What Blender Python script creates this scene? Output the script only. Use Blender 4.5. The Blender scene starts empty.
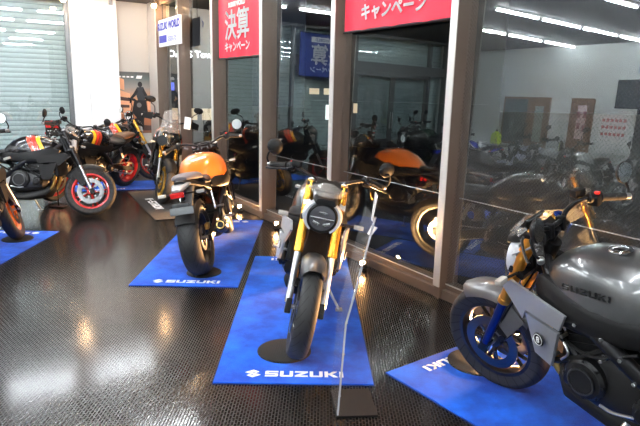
import bpy, bmesh, math, random
from math import sin, cos, pi, radians as R
from mathutils import Vector, Matrix
random.seed(7)
SC = bpy.context.scene
COL = SC.collection

# ---------------------------------------------------------------- materials
MATS = {}
def mat(name, col=(.5,.5,.5), rough=.5, metal=0., emit=None, es=0., coat=0., alpha=1., trans=0., ior=1.5, spec=.5):
    if name in MATS: return MATS[name]
    m = bpy.data.materials.new(name); m.use_nodes = True
    b = m.node_tree.nodes['Principled BSDF']
    b.inputs['Base Color'].default_value = (*col, 1); b.inputs['Roughness'].default_value = rough
    b.inputs['Metallic'].default_value = metal; b.inputs['Coat Weight'].default_value = coat
    b.inputs['Coat Roughness'].default_value = .05
    b.inputs['Alpha'].default_value = alpha; b.inputs['Transmission Weight'].default_value = trans
    b.inputs['IOR'].default_value = ior; b.inputs['Specular IOR Level'].default_value = spec
    if emit: b.inputs['Emission Color'].default_value = (*emit, 1); b.inputs['Emission Strength'].default_value = es
    MATS[name] = m; return m
class NT:
    def __init__(s, m): s.t = m.node_tree; s.n = s.t.nodes; s.b = s.n.get('Principled BSDF')
    def add(s, k, **kw):
        x = s.n.new(k)
        for a, v in kw.items():
            if a.startswith('i_'): x.inputs[int(a[2:])].default_value = v
            else: setattr(x, a, v)
        return x
    def l(s, a, b): s.t.links.new(a, b)
    def math(s, op, a, b=None, c=None):
        x = s.add('ShaderNodeMath', operation=op)
        for i, v in enumerate((a, b, c)):
            if v is None: continue
            if isinstance(v, (int, float)): x.inputs[i].default_value = v
            else: s.l(v, x.inputs[i])
        return x.outputs[0]
    def mix(s, f, a, b):
        x = s.add('ShaderNodeMix', data_type='RGBA')
        if isinstance(f, (int, float)): x.inputs[0].default_value = f
        else: s.l(f, x.inputs[0])
        for i, v in ((6, a), (7, b)):
            if isinstance(v, tuple): x.inputs[i].default_value = (*v, 1)
            else: s.l(v, x.inputs[i])
        return x.outputs[2]
    def bump(s, h, strength=.3, dist=.01):
        x = s.add('ShaderNodeBump'); x.inputs['Strength'].default_value = strength; x.inputs['Distance'].default_value = dist
        s.l(h, x.inputs['Height']); s.l(x.outputs[0], s.b.inputs['Normal'])
    def obj(s): return s.add('ShaderNodeTexCoord').outputs['Object']
    def xyz(s):
        x = s.add('ShaderNodeSeparateXYZ'); s.l(s.obj(), x.inputs[0]); return x.outputs
    def noise(s, scale, detail=3, vec=None, rough=.5):
        x = s.add('ShaderNodeTexNoise'); x.inputs['Scale'].default_value = scale; x.inputs['Detail'].default_value = detail
        x.inputs['Roughness'].default_value = rough
        s.l(vec if vec is not None else s.obj(), x.inputs['Vector']); return x.outputs[0]

def m_paint(name, col, rough=.3, coat=.6, metal=0.):
    new = name not in MATS
    m = mat(name, col, rough, metal, coat=coat)
    return m
BLACK = m_paint('black_plastic', (.005,.005,.0055), .55, 0)
BLACK.node_tree.nodes['Principled BSDF'].inputs['Specular IOR Level'].default_value = .32
GLOSSBLK = m_paint('gloss_black_paint', (.008,.008,.010), .2, 1)
DARKM = mat('dark_metal', (.016,.016,.018), .34, .6)
ENG = mat('engine_metal', (.020,.020,.021), .36, .55)
STEEL = mat('brushed_steel', (.55,.55,.56), .28, 1)
CHROME = mat('chrome', (.85,.85,.86), .1, 1)
SILVER = m_paint('silver_paint', (.30,.31,.33), .35, .5, .4)
MSILVER = m_paint('matte_silver_paint', (.055,.056,.058), .38, .5, .5)
WHITEP = m_paint('white_panel_paint', (.42,.43,.46), .35, .5)
GOLD = mat('gold_anodised', (.85,.42,.05), .26, .85)
BRONZE = mat('amber_gold_anodised', (.75,.36,.06), .28, .9)
GRIP = mat('grip_rubber', (.02,.019,.018), .75)
SEATM = mat('seat_leather', (.009,.009,.0095), .6)
SEATG = mat('seat_grey_panel', (.15,.135,.15), .7)
REDL = mat('red_lens', (.6,.01,.01), .15, coat=1)
AMB = mat('grey_lens', (.45,.42,.38), .2, coat=1)
MGLASS = mat('mirror_glass', (.75,.78,.8), .04, 1)
REDSW = mat('red_switch', (.75,.03,.02), .4)
BRASS = mat('brass', (.7,.45,.15), .3, 1)
DISC = mat('brake_disc_steel', (.17,.17,.175), .3, 1)
BLUEANO = mat('blue_anodised', (.012,.04,.22), .3, .7)
BLUERIM = mat('blue_rim_paint', (.012,.03,.22), .3, .3, coat=.5)
def rim_mat(n, c): return mat(n, c, .3, .2, coat=.6)
REDRIM = rim_mat('red_rim_paint', (.6,.02,.02)); ORRIM = rim_mat('orange_rim_paint', (.9,.22,.02))
GOLDRIM = mat('gold_rim_paint', (.75,.45,.08), .3, .7); BLKRIM = rim_mat('black_rim_paint', (.012,.012,.014))
SCREEN = mat('clear_screen', (.6,.58,.56), .1, alpha=.22, coat=1)
LENS = mat('headlight_lens', (.10,.10,.11), .06, .0, coat=1)
LENS2 = mat('headlight_reflector', (.7,.72,.75), .15, 1)
PLATE = mat('plate_grey', (.10,.105,.11), .4, .5)
TAG = mat('white_paper', (.85,.85,.83), .7)
def m_tyre():
    m = mat('tyre_rubber', (.018,.018,.019), .62); t = NT(m); x = t.xyz()
    ang = t.math('MULTIPLY', t.math('ARCTAN2', x[2], x[0]), 9.0)
    a = t.math('ADD', ang, t.math('MULTIPLY', t.math('ABSOLUTE', x[1]), 55.))
    g = t.math('FRACT', t.math('DIVIDE', a, 2.0)); g2 = t.math('LESS_THAN', g, .15)
    w = t.math('MULTIPLY', g2, t.math('GREATER_THAN', t.math('ABSOLUTE', x[1]), .012))
    t.l(t.mix(w, (.021,.021,.022), (.003,.003,.003)), t.b.inputs['Base Color'])
    t.bump(t.math('SUBTRACT', 1., w), .6, .004); return m
TYRE = m_tyre()
def m_rad():
    m = mat('radiator_core', (.03,.03,.03), .5, .6); t = NT(m); x = t.xyz()
    s = t.math('SINE', t.math('MULTIPLY', x[2], 900.)); t.bump(s, .8, .003); return m
RADM = m_rad()
def tank_mat(name, base, stripes=(), rough=.22, metal=0., x0=.26, dash=.55):
    m = mat(name, base, rough, metal, coat=.8); t = NT(m); x = t.xyz()
    v = t.math('ADD', x[0], t.math('MULTIPLY', x[2], dash))   # slanted coordinate
    c = base
    out = None
    for k, col in enumerate(stripes):
        lo = x0 - k*.055 + .80*dash
        f = t.math('MULTIPLY', t.math('LESS_THAN', v, lo), t.math('GREATER_THAN', v, lo-.048))
        f = t.math('MULTIPLY', f, t.math('GREATER_THAN', t.math('ABSOLUTE', x[1]), .05))
        f = t.math('MULTIPLY', f, t.math('GREATER_THAN', x[2], .76-.02*k))
        out = t.mix(f, out if out is not None else base, col)
    if out is not None: t.l(out, t.b.inputs['Base Color'])
    return m
STRIPED = tank_mat('black_striped_tank_paint', (.008,.008,.010), ((.95,.5,.02), (.75,.04,.02), (.45,.06,.03)))

# ---------------------------------------------------------------- mesh helpers
def link(name, bm, m, parent=None, smooth=True, mats=None):
    me = bpy.data.meshes.new(name)
    bmesh.ops.recalc_face_normals(bm, faces=bm.faces)
    bm.to_mesh(me); bm.free()
    for mm in (mats or [m]): me.materials.append(mm)
    if smooth:
        for p in me.polygons: p.use_smooth = True
        try: me.set_sharp_from_angle(angle=R(38))
        except Exception: pass
    o = bpy.data.objects.new(name, me); COL.objects.link(o)
    if parent: o.parent = parent
    return o
def B(): return bmesh.new()
def box(bm, c, s, rot=None, bev=0., M=None):
    r = bmesh.ops.create_cube(bm, size=1.0); vs = r['verts']
    bmesh.ops.scale(bm, vec=s, verts=vs)
    if bev:
        es = list({e for v in vs for e in v.link_edges})
        rr = bmesh.ops.bevel(bm, geom=es, offset=min(bev, min(s)*.45), segments=2, affect='EDGES', profile=.7)
        vs = list({v for f in rr['faces'] for v in f.verts} | {v for v in vs if v.is_valid})
    if rot: bmesh.ops.rotate(bm, cent=(0,0,0), matrix=rot if isinstance(rot, Matrix) else Matrix.Rotation(rot[1], 3, rot[0]), verts=vs)
    bmesh.ops.translate(bm, vec=c, verts=vs)
    if M: bmesh.ops.transform(bm, matrix=M, verts=vs, space=Matrix())
    return vs
def rings(bm, rs, cap=True, closed=False):
    R_ = [[bm.verts.new(p) for p in r] for r in rs]; n = len(rs[0])
    m = len(R_)
    for i in range(m if closed else m-1):
        a, b = R_[i], R_[(i+1) % m]
        for j in range(n):
            try: bm.faces.new((a[j], a[(j+1)%n], b[(j+1)%n], b[j]))
            except ValueError: pass
    if cap and not closed: bm.faces.new(R_[0][::-1]); bm.faces.new(R_[-1])
    return [v for r in R_ for v in r]
def cr(pts, k=6):                                            # Catmull-Rom
    P = [Vector(p) for p in pts]
    if len(P) < 3: return P
    Q = [P[0]*2-P[1]] + P + [P[-1]*2-P[-2]]; out = []
    for i in range(1, len(Q)-2):
        for s in range(k):
            t = s/k
            out.append(.5*((2*Q[i])+(Q[i+1]-Q[i-1])*t+(2*Q[i-1]-5*Q[i]+4*Q[i+1]-Q[i+2])*t*t+(3*Q[i]-Q[i-1]-3*Q[i+1]+Q[i+2])*t**3))
    out.append(P[-1]); return out
def tube(bm, pts, r, n=10, smooth=True, k=6, cap=True):
    rr = r if isinstance(r, (list, tuple)) else None
    P = cr(pts, k) if smooth and len(pts) > 2 else [Vector(p) for p in pts]
    N = len(P); rs = []
    up = None
    for i, p in enumerate(P):
        d = (P[min(i+1, N-1)]-P[max(i-1, 0)]).normalized()
        if up is None: up = d.orthogonal().normalized()
        up = (up - d*up.dot(d)).normalized(); s = d.cross(up)
        if rr: f = i/(N-1)*(len(rr)-1); j = min(int(f), len(rr)-2); rad = rr[j]+(rr[j+1]-rr[j])*(f-j)
        else: rad = r
        rs.append([p+(up*cos(2*pi*a/n)+s*sin(2*pi*a/n))*rad for a in range(n)])
    return rings(bm, rs, cap)
def lathe(bm, prof, c=(0,0,0), axis=(0,1,0), n=40, closed=True):  # prof: (radius, offset along axis)
    ax = Vector(axis).normalized(); u = ax.orthogonal().normalized(); v = ax.cross(u); c = Vector(c)
    rs = [[c+ax*h+(u*cos(2*pi*a/n)+v*sin(2*pi*a/n))*r for r, h in prof] for a in range(n)]
    V = [[bm.verts.new(p) for p in r] for r in rs]; m = len(prof)
    for a in range(n):
        A, Bq = V[a], V[(a+1)%n]
        for j in range(m if closed else m-1):
            bm.faces.new((A[j], A[(j+1)%m], Bq[(j+1)%m], Bq[j]))
    return [x for r in V for x in r]
def cyl(bm, a, b, r, n=20, r2=None, bev=.0):
    a = Vector(a); b = Vector(b); d = (b-a); L = d.length; d.normalize(); r2 = r if r2 is None else r2
    u = d.orthogonal().normalized(); v = d.cross(u)
    pr = [(0.001, 0), (r-bev, 0), (r, bev), (r2, L-bev), (r2-bev, L), (.001, L)] if bev else [(.001, 0), (r, 0), (r2, L), (.001, L)]
    rs = [[a+d*h+(u*cos(2*pi*k/n)+v*sin(2*pi*k/n))*q for k in range(n)] for q, h in pr]
    return rings(bm, rs, True)
def sec(x, zb, zt, hw, e=2.6, n=20, yc=0., tilt=0.):
    zc = (zb+zt)/2; hz = (zt-zb)/2; o = []
    for k in range(n):
        a = 2*pi*k/n; ca, sa = cos(a), sin(a)
        y = math.copysign(abs(ca)**(2/e), ca)*hw; z = math.copysign(abs(sa)**(2/e), sa)*hz
        o.append((x+tilt*z, yc+y*(1-.12*(z/hz if hz else 0)), zc+z))
    return o
def prism(bm, poly, y0, y1, bev=0., ax='y'):                   # poly in x,z
    def P(p, y): return (p[0], y, p[1]) if ax == 'y' else ((p[0], p[1], y) if ax == 'z' else (y, p[0], p[1]))
    a = [bm.verts.new(P(p, y0)) for p in poly]; b = [bm.verts.new(P(p, y1)) for p in poly]; n = len(poly)
    f = [bm.faces.new(a), bm.faces.new(b[::-1])]
    for i in range(n): f.append(bm.faces.new((a[i], b[i], b[(i+1)%n], a[(i+1)%n])))
    if bev:
        es = list({e for q in f for e in q.edges}); bmesh.ops.bevel(bm, geom=es, offset=bev, segments=2, affect='EDGES', profile=.6)
    return f
def slab(bm, pts, th):                                        # polygon of 3D points given thickness along its normal
    P = [Vector(p) for p in pts]; nrm = (P[1]-P[0]).cross(P[2]-P[0]).normalized()
    a = [bm.verts.new(p) for p in P]; b = [bm.verts.new(p+nrm*th) for p in P]; n = len(P)
    bm.faces.new(a); bm.faces.new(b[::-1])
    for i in range(n): bm.faces.new((a[i], b[i], b[(i+1)%n], a[(i+1)%n]))
def text_bm(body, size=1., bold=0., M=None, depth=0., align='CENTER', sx=1., over=0.):
    cu = bpy.data.curves.new('t', 'FONT'); cu.body = body; cu.size = size; cu.offset = bold; cu.align_x = align
    cu.resolution_u = 3
    o = bpy.data.objects.new('t', cu); COL.objects.link(o); bpy.context.view_layer.update()
    me = bpy.data.meshes.new_from_object(o.evaluated_get(bpy.context.evaluated_depsgraph_get()))
    bpy.data.objects.remove(o); bpy.data.curves.remove(cu)
    bm = B(); bm.from_mesh(me)
    if over:
        for dx, dy in ((over,0),(-over,0),(0,over),(0,-over),(over*.7,over*.7),(-over*.7,-over*.7)):
            b2 = B(); b2.from_mesh(me); bmesh.ops.translate(b2, vec=(dx,dy,0), verts=b2.verts); join(bm, b2)
    bpy.data.meshes.remove(me)
    bmesh.ops.scale(bm, vec=(sx,1,1), verts=bm.verts)
    if depth:
        r = bmesh.ops.extrude_face_region(bm, geom=bm.faces[:]); bmesh.ops.translate(bm, vec=(0,0,depth), verts=[v for v in r['geom'] if isinstance(v, bmesh.types.BMVert)])
    if M: bm.transform(M)
    return bm
def join(dst, src):
    me = bpy.data.meshes.new('j'); src.to_mesh(me); src.free(); dst.from_mesh(me); bpy.data.meshes.remove(me)
# blocky extended capitals of the maker's wordmark, each in a unit cell (x 0..1, z 0..1)
LET = {'S': [[(0,.58),(.24,.58),(.24,.78),(1,.78),(1,1),(.1,1),(0,.9)], [(0,.40),(0,.58),(.24,.58),(.9,.58),(1,.5),(.76,.40)], [(0,0),(.9,0),(1,.1),(1,.5),(.76,.5),(.76,.22),(0,.22)]],
 'U': [[(0,.1),(.1,0),(.9,0),(1,.1),(1,.22),(0,.22)], [(0,.22),(.27,.22),(.27,1),(0,1)], [(.73,.22),(1,.22),(1,1),(.73,1)]],
 'Z': [[(0,.78),(1,.78),(1,1),(0,1)], [(0,0),(1,0),(1,.22),(0,.22)], [(0,.22),(.36,.22),(1,.78),(.64,.78)]],
 'K': [[(0,0),(.27,0),(.27,1),(0,1)], [(.27,.42),(.62,1),(.98,1),(.5,.5),(.27,.62)], [(.3,.5),(.55,.56),(1,0),(.66,0)]],
 'I': [[(.0,0),(.3,0),(.3,1),(.0,1)]],
 'V': [[(0,1),(.3,1),(.5,.3),(.5,0),(.36,0)], [(1,1),(.7,1),(.5,.3),(.5,0),(.64,0)]], '-': [[(.1,.4),(.7,.4),(.7,.6),(.1,.6)]],
 'T': [[(0,.78),(1,.78),(1,1),(0,1)], [(.36,0),(.64,0),(.64,.78),(.36,.78)]],
 'R': [[(0,0),(.27,0),(.27,1),(0,1)], [(.27,.78),(.9,.78),(1,.9),(.9,1),(.27,1)], [(.73,.4),(1,.5),(1,.9),(.73,.78)], [(.27,.38),(.9,.38),(1,.5),(.73,.58),(.27,.58)], [(.45,.38),(.75,.38),(1,0),(.68,0)]],
 'O': [[(0,0),(.27,0),(.27,1),(0,1)], [(.73,0),(1,0),(1,1),(.73,1)], [(.27,0),(.73,0),(.73,.22),(.27,.22)], [(.27,.78),(.73,.78),(.73,1),(.27,1)]],
 'M': [[(0,0),(.24,0),(.24,1),(0,1)], [(.76,0),(1,0),(1,1),(.76,1)], [(.24,1),(.5,.5),(.5,.2),(.24,.7)], [(.76,1),(.5,.5),(.5,.2),(.76,.7)]]}
EMB = [(-.95,.28),(0,.92),(.72,.45),(.36,.2),(0,.42),(-.22,.28),(.95,-.28),(0,-.92),(-.72,-.45),(-.36,-.2),(0,-.42),(.22,-.28)]
def wordmark(word, h, w, gap, th, M, emblem=False):
    """letters in the local x-y plane, starting at x=0, extruded by th along z"""
    bm = B(); x = 0
    if emblem:
        prism(bm, [(h*.75+p[0]*h*.75, h*.5+p[1]*h*.75) for p in EMB], 0, th, ax='z'); x = h*1.5+gap*2.2
    for ch in word:
        ww = w*.3 if ch == 'I' else w
        for poly in LET[ch]: prism(bm, [(x+p[0]*w, p[1]*h) for p in poly], 0, th, ax='z')
        x += ww+gap
    tot = x-gap
    bm.transform(M @ Matrix.Translation((-tot/2, 0, 0)))
    return bm

def thing(name, label, cat, loc=(0,0,0), rotz=0., group=None, rot=None):
    o = bpy.data.objects.new(name, None); COL.objects.link(o); o.empty_display_size = .1
    o.location = loc; o.rotation_euler = rot if rot else (0,0,rotz)
    return tag(o, label, cat, group)
def tag(o, label, cat, group=None, kind=None):
    o['label'] = label; o['category'] = cat
    if group: o['group'] = group
    if kind: o['kind'] = kind
    return o
def struct(o): o['kind'] = 'structure'; return o
def copy_tree(o, parent=None):
    c = o.copy(); COL.objects.link(c)
    if parent: c.parent = parent
    for ch in list(o.children): copy_tree(ch, c)
    return c

# ---------------------------------------------------------------- room frame: a along the glass wall, b away from it into the room
A0 = Vector((-1.24391768, 8.03439128)); U = Vector((.52538535, -.8508644)); N = Vector((.8508644, .52538535)); ANG = math.atan2(U.y, U.x)
def W(a, b, z=0.): q = A0+U*a-N*b; return Vector((q.x, q.y, z))
AX = 12.0; BX = 8.0; AB = -3.75; ZC = 3.1
ROOM = Matrix.Translation(W(0,0,0)) @ Matrix.Rotation(ANG, 4, 'Z')      # local x = a, local y = -b
def rbox(bm, a0, a1, b0, b1, z0, z1, bev=0.): box(bm, ((a0+a1)/2, -(b0+b1)/2, (z0+z1)/2), (abs(a1-a0), abs(b1-b0), abs(z1-z0)), bev=bev)
def rlink(name, bm, m, parent=None, smooth=False, mats=None):
    o = link(name, bm, m, parent, smooth, mats)
    if parent is None: o.matrix_world = ROOM
    return o

# ---------------------------------------------------------------- setting materials
def m_floor():
    m = mat('studded_black_floor', (.03,.03,.032), .3, spec=.55); t = NT(m)
    mp = t.add('ShaderNodeMapping'); t.l(t.obj(), mp.inputs[0]); mp.inputs['Rotation'].default_value = (0,0,R(32))
    br = t.add('ShaderNodeTexBrick'); t.l(mp.outputs[0], br.inputs['Vector'])
    br.inputs['Scale'].default_value = 1.; br.inputs['Brick Width'].default_value = .034; br.inputs['Row Height'].default_value = .016
    br.inputs['Mortar Size'].default_value = .0032; br.inputs['Mortar Smooth'].default_value = .6
    br.inputs['Color1'].default_value = (1,1,1,1); br.inputs['Color2'].default_value = (1,1,1,1); br.inputs['Mortar'].default_value = (0,0,0,1)
    n = t.noise(1.3, 4); n2 = t.noise(9, 3)
    t.l(t.mix(br.outputs['Fac'], (.008,.0077,.0077), (.003,.003,.003)), t.b.inputs['Base Color'])
    r = t.math('ADD', .09, t.math('MULTIPLY', t.math('ADD', n, n2), .05)); r = t.math('ADD', r, t.math('MULTIPLY', br.outputs['Fac'], .25))
    t.l(r, t.b.inputs['Roughness'])
    t.bump(t.math('ADD', t.math('MULTIPLY', br.outputs['Fac'], -1.), t.math('MULTIPLY', n2, .12)), .17, .0016)
    return m
def m_wall(name, c, rough=.75, sc=25):
    m = mat(name, c, rough); t = NT(m); n = t.noise(sc, 4)
    t.bump(n, .08, .004); n2 = t.noise(.8, 2)
    t.l(t.mix(t.math('MULTIPLY', n2, .15), c, tuple(x*.85 for x in c)), t.b.inputs['Base Color']); return m
FLOOR = m_floor()
WHITE = m_wall('white_wall_paint', (.90,.90,.89)); BEIGE = m_wall('warm_grey_wall_panel', (.50,.47,.43)); CEIL = m_wall('grey_ceiling_board', (.085,.085,.088))
W2M = m_wall('workshop_wall_paint', (.72,.76,.76))
FRAME = m_paint('bronze_aluminium', (.20,.145,.112), .38, .2, .25)
FRAME_LIT = m_paint('bronze_lit_face', (.62,.59,.55), .35, .2, .2)  # paler copy of the bronze, tube light on room-side faces put into colour
ALU = mat('silver_aluminium', (.36,.37,.38), .4, .6)
DOORALU = mat('door_aluminium', (.17,.175,.18), .45, .5)
def m_shutter():
    m = mat('slatted_steel_shutter', (.55,.66,.65), .55); t = NT(m); x = t.xyz()
    f = t.math('FRACT', t.math('DIVIDE', x[2], .085)); ln = t.math('LESS_THAN', f, .10)
    t.l(t.mix(ln, (.50,.61,.61), (.25,.32,.33)), t.b.inputs['Base Color'])
    t.bump(t.math('SINE', t.math('MULTIPLY', f, pi)), .5, .02); return m
SHUT = m_shutter()
def m_glass(name, tint=(1,1,1), ior=2.15, wired=False):
    m = bpy.data.materials.new(name); m.use_nodes = True; t = NT(m); t.n.clear()
    out = t.add('ShaderNodeOutputMaterial'); tr = t.add('ShaderNodeBsdfTransparent'); tr.inputs[0].default_value = (*tint, 1)
    gl = t.add('ShaderNodeBsdfGlossy'); gl.inputs['Roughness'].default_value = .0
    gl.inputs['Color'].default_value = (.93,1,.99,1)
    fr = t.add('ShaderNodeFresnel'); fr.inputs[0].default_value = ior
    geo = t.add('ShaderNodeNewGeometry'); f = t.math('MULTIPLY', fr.outputs[0], t.math('SUBTRACT', 1., geo.outputs['Backfacing']))
    mx = t.add('ShaderNodeMixShader'); t.l(f, mx.inputs[0]); t.l(tr.outputs[0], mx.inputs[1]); t.l(gl.outputs[0], mx.inputs[2])
    fin = mx.outputs[0]
    if wired:
        tc = t.add('ShaderNodeTexCoord').outputs['Object']; s = t.add('ShaderNodeSeparateXYZ'); t.l(tc, s.inputs[0])
        k = .026
        w = None
        for sg in (1, -1):
            g = t.math('FRACT', t.math('DIVIDE', t.math('ADD', t.math('MULTIPLY', s.outputs[0], 1.0), t.math('MULTIPLY', s.outputs[2], sg*.85)), k))
            g = t.math('LESS_THAN', g, .06); w = g if w is None else t.math('MAXIMUM', w, g)
        w = t.math('MULTIPLY', w, .48)
        d = t.add('ShaderNodeBsdfPrincipled'); d.inputs['Base Color'].default_value = (.30,.31,.30,1); d.inputs['Metallic'].default_value = .4; d.inputs['Roughness'].default_value = .5
        m2 = t.add('ShaderNodeMixShader'); t.l(w, m2.inputs[0]); t.l(fin, m2.inputs[1]); t.l(d.outputs[0], m2.inputs[2]); fin = m2.outputs[0]
    t.l(fin, out.inputs[0]); MATS[name] = m; return m
GLASS = m_glass('window_glass'); WIRED = m_glass('wired_window_glass', wired=True); GLASS2 = m_glass('entrance_glass', (.97,.98,.98), 2.1)
GLASSD = m_glass('door_glass', (.85,.87,.88), 2.0)

# ================================================================= SETTING
bm = B(); rbox(bm, -3.75-.6, AX, -.35, BX, -.2, 0); fl = rlink('floor', bm, FLOOR); struct(fl)
bm = B(); rbox(bm, -3.75-.6, AX, -.35, BX+.1, ZC, ZC+.15); struct(rlink('ceiling', bm, CEIL))
# opposite the glass: workshop wall; far end behind the camera
bm = B(); rbox(bm, -4.3, AX, BX, BX+.15, 0, ZC); struct(rlink('wall_workshop', bm, W2M))
bm = B(); rbox(bm, AX, AX+.15, -.3, BX+.15, 0, ZC); struct(rlink('wall_behind', bm, WHITE))
# back wall: grey panel, white column, jamb, beam over the entrance glazing
bm = B(); rbox(bm, -3.95, -3.75, -.3, .74, 0, ZC); struct(rlink('wall_back', bm, BEIGE))
bm = B(); rbox(bm, -3.95, -3.62, .70, 1.21, 0, ZC, .004); struct(rlink('trim_1', bm, WHITE))
bm = B(); rbox(bm, -3.95, -3.75, 1.205, 1.47, 0, ZC); struct(rlink('trim_2', bm, WHITE))
bm = B(); rbox(bm, -4.1, -3.75, 7.6, 8.0, 0, ZC); struct(rlink('trim_3', bm, W2M))
# entrance glazing frame with sliding doors
def frame_member(lst, name):
    bm = B()
    for q in lst: rbox(bm, *q, bev=.004)
    return struct(rlink(name, bm, DOORALU))
TZ0, TZ1 = 2.24, 2.46
frame_member([(-3.95,-3.82,3.05,7.6,TZ0,TZ1), (-3.95,-3.82,1.47,7.6,ZC-.06,ZC)] + [(-3.95,-3.84,b-.035,b+.035,0,ZC) for b in (1.505,3.05,4.72,7.02,7.56)], 'trim_4')
for i, (b0, b1, z0, z1) in enumerate([(1.54,3.015,.02,ZC-.06),(3.085,4.685,.02,TZ0),(3.085,4.685,TZ1,ZC-.06),(4.755,6.985,TZ1,ZC-.06),(7.055,7.525,.02,TZ0),(7.055,7.525,TZ1,ZC-.06)]):
    bm = B(); rbox(bm, -3.90, -3.892, b0, b1, z0, z1); o = struct(rlink('window_%d'%(i+11), bm, GLASS2))
for i, (b0, b1) in enumerate([(4.76,5.87),(5.87,6.98)]):
    bm = B()
    for q in ((b0,b0+.07),(b1-.07,b1)): rbox(bm, -3.91, -3.87, q[0], q[1], .02, TZ0, .003)
    rbox(bm, -3.91, -3.87, b0+.07, b1-.07, .02, .14, .003); rbox(bm, -3.91, -3.87, b0+.07, b1-.07, TZ0-.09, TZ0, .003)
    d = struct(rlink('door_%d'%(i+1), bm, DOORALU))
    bm = B(); rbox(bm, -3.895, -3.887, b0+.07, b1-.07, .14, TZ0-.09); rlink('door_pane', bm, GLASSD, d)
    bm = B(); bb = b0+.035 if i else b1-.035
    cyl(bm, (-3.84,-bb,.9), (-3.84,-bb,1.3), .012)
    box(bm, (-3.855,-bb,.93), (.035,.012,.012)); box(bm, (-3.855,-bb,1.27), (.035,.012,.012)); rlink('door_handle', bm, STEEL, d)
# steel shutters outside the entrance glazing
for i, (b0, b1) in enumerate([(1.3,4.715),(4.725,7.95)]):
    bm = B(); rbox(bm, -4.26, -4.23, b0, b1, 0, 3.09); o = rlink('roller_shutter', bm, SHUT)
    tag(o, ['pale blue-green slatted roller shutter behind the glazing next to the white column', 'closed slatted roller shutter behind the sliding entrance doors, reflected in the glass'][i], 'shutter')
bm = B(); rbox(bm, -4.6, -4.3, -.3, 8.2, 3.12, 3.4); struct(rlink('trim_5', bm, DARKM))

# long glass wall
PW = .06; PD = .125
posts = [-3.45+0, -1.98, -.46, 1.14, 2.72, 4.33, 5.93, 7.53, 9.13, 10.73]
posts[0] = -3.46
for i, a in enumerate(posts):
    bm = B(); w = .50 if i == 0 else PW
    rbox(bm, a-w/2, a+w/2, .0, PD-.01, 0, ZC, .003)
    rbox(bm, a-w/2, a+w/2, -.08, 0, 0, ZC, .003)
    struct(rlink('trim_%d'%(i+6), bm, FRAME))
    bm = B(); rbox(bm, a-w/2-.004, a+w/2+.003, PD-.01, PD, .1, ZC, .002); struct(rlink('trim_%d'%(i+26), bm, FRAME_LIT))  # room-facing front of the post, its brightness painted in
tilt = {3: -.8, 2: -.8, 4: -1.3}
for i in range(len(posts)-1):
    a0, a1 = posts[i]+(.25 if i == 0 else PW/2), posts[i+1]-PW/2
    bm = B()
    rbox(bm, a0, a1, -.06, .09, 0, .075, .004); rbox(bm, a0, a1, -.06, .045, .075, .115, .004)
    rbox(bm, a0, a1, -.05, .05, ZC-.07, ZC, .003)
    w = struct(rlink('window_%d'%(i+1), bm, FRAME))
    bm = B(); rbox(bm, a0, a1, .045, .052, .112, .120); rlink('bead', bm, FRAME_LIT, w)  # rail's top edge in the same lightened bronze
    bm = B(); box(bm, (0,0,0), (a1-a0, .008, ZC-.19))
    # each pane hangs very slightly out of plumb
    o = link('window_pane', bm, WIRED if i >= 5 else GLASS, w, False)
    tl = {5: -1.55, 4: -.9, 3: -.8}.get(i, -.4)
    o.matrix_local = Matrix.Translation(((a0+a1)/2, 0, .12+(ZC-.19)/2)) @ Matrix.Rotation(R(tl), 4, 'X')
bm = B()
for i in range(3, len(posts)-1):
    cyl(bm, (posts[i]+PW/2, .035, .80), (posts[i+1]-PW/2, .035, .80), .004, 8)
o = rlink('guard_rail', bm, ALU); tag(o, 'thin pale guard rail running low across the tall glass panes', 'rail')

# outside: pavement, road, buildings in the dark
ASPH = m_wall('dark_asphalt', (.03,.03,.032), .9, 60)
bm = B(); box(bm, (10,45,-1.22), (160,120,.02)); o = link('ground', bm, ASPH, smooth=False); o.name = 'floor_outside'; struct(o)
NIGHT = m_wall('night_facade', (.02,.022,.026), .85, 4)
WIN = mat('warm_shop_window', (.8,.7,.5), .5, emit=(1,.78,.48), es=.11)
WINW = mat('white_lit_sign', (.9,.95,1), .5, emit=(.85,1,.92), es=.3)
WINB = mat('blue_lit_sign', (.1,.15,.8), .5, emit=(.15,.2,1), es=.3)
mall = thing('shopping_mall', 'dark shopping mall across the road with glowing shop windows, beyond the glass', 'building', (-8.6,38,-1.21), R(10))
bm = B(); box(bm, (-4,4,5), (16,8,10), bev=.1); box(bm, (-4,-.5,2.3), (15,1.2,.2)); link('facade', bm, NIGHT, mall, False)
for k in range(4):
    bm = B(); box(bm, (-2.6+k*1.25,-.04,1.15), (.95,.12,.75)); link('shop_window', bm, WIN, mall, False)
bm = B(); box(bm, (-2.3,-.1,2.75), (1.2,.2,.22)); link('shop_sign', bm, WINW, mall, False)
bm = B(); box(bm, (-1.2,-.1,2.9), (.3,.2,.5)); link('banner_sign', bm, WINB, mall, False)
bm = text_bm('OASIS Town', .58, .016, Matrix.Translation((.15,-.12,4.75)) @ Matrix.Rotation(R(90), 4, 'X'), .05, sx=1.0)
link('sign_letters', bm, mat('white_glow_letters', (1,1,1), .5, emit=(.95,.97,1), es=.6), mall, False)
blk = thing('office_block', 'unlit block across the road with a few bright windows, beyond the glass', 'building', (1.5,30,-1.21), R(-6))
bm = B(); box(bm, (2.5,2,4), (10,4,8), bev=.1); box(bm, (2.5,-.4,2.3), (9,.9,.1)); link('facade', bm, NIGHT, blk, False)
for x, z, w, h, m in ((-1.15,1.75,.36,.75,WINW),(-1.95,2.8,.5,.3,WIN),(-1.1,2.8,.7,.32,WIN),(.2,2.0,.2,.5,WIN)):
    bm = B(); box(bm, (x,-.04,z), (w,.12,h)); link('lit_window', bm, m, blk, False)

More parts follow.
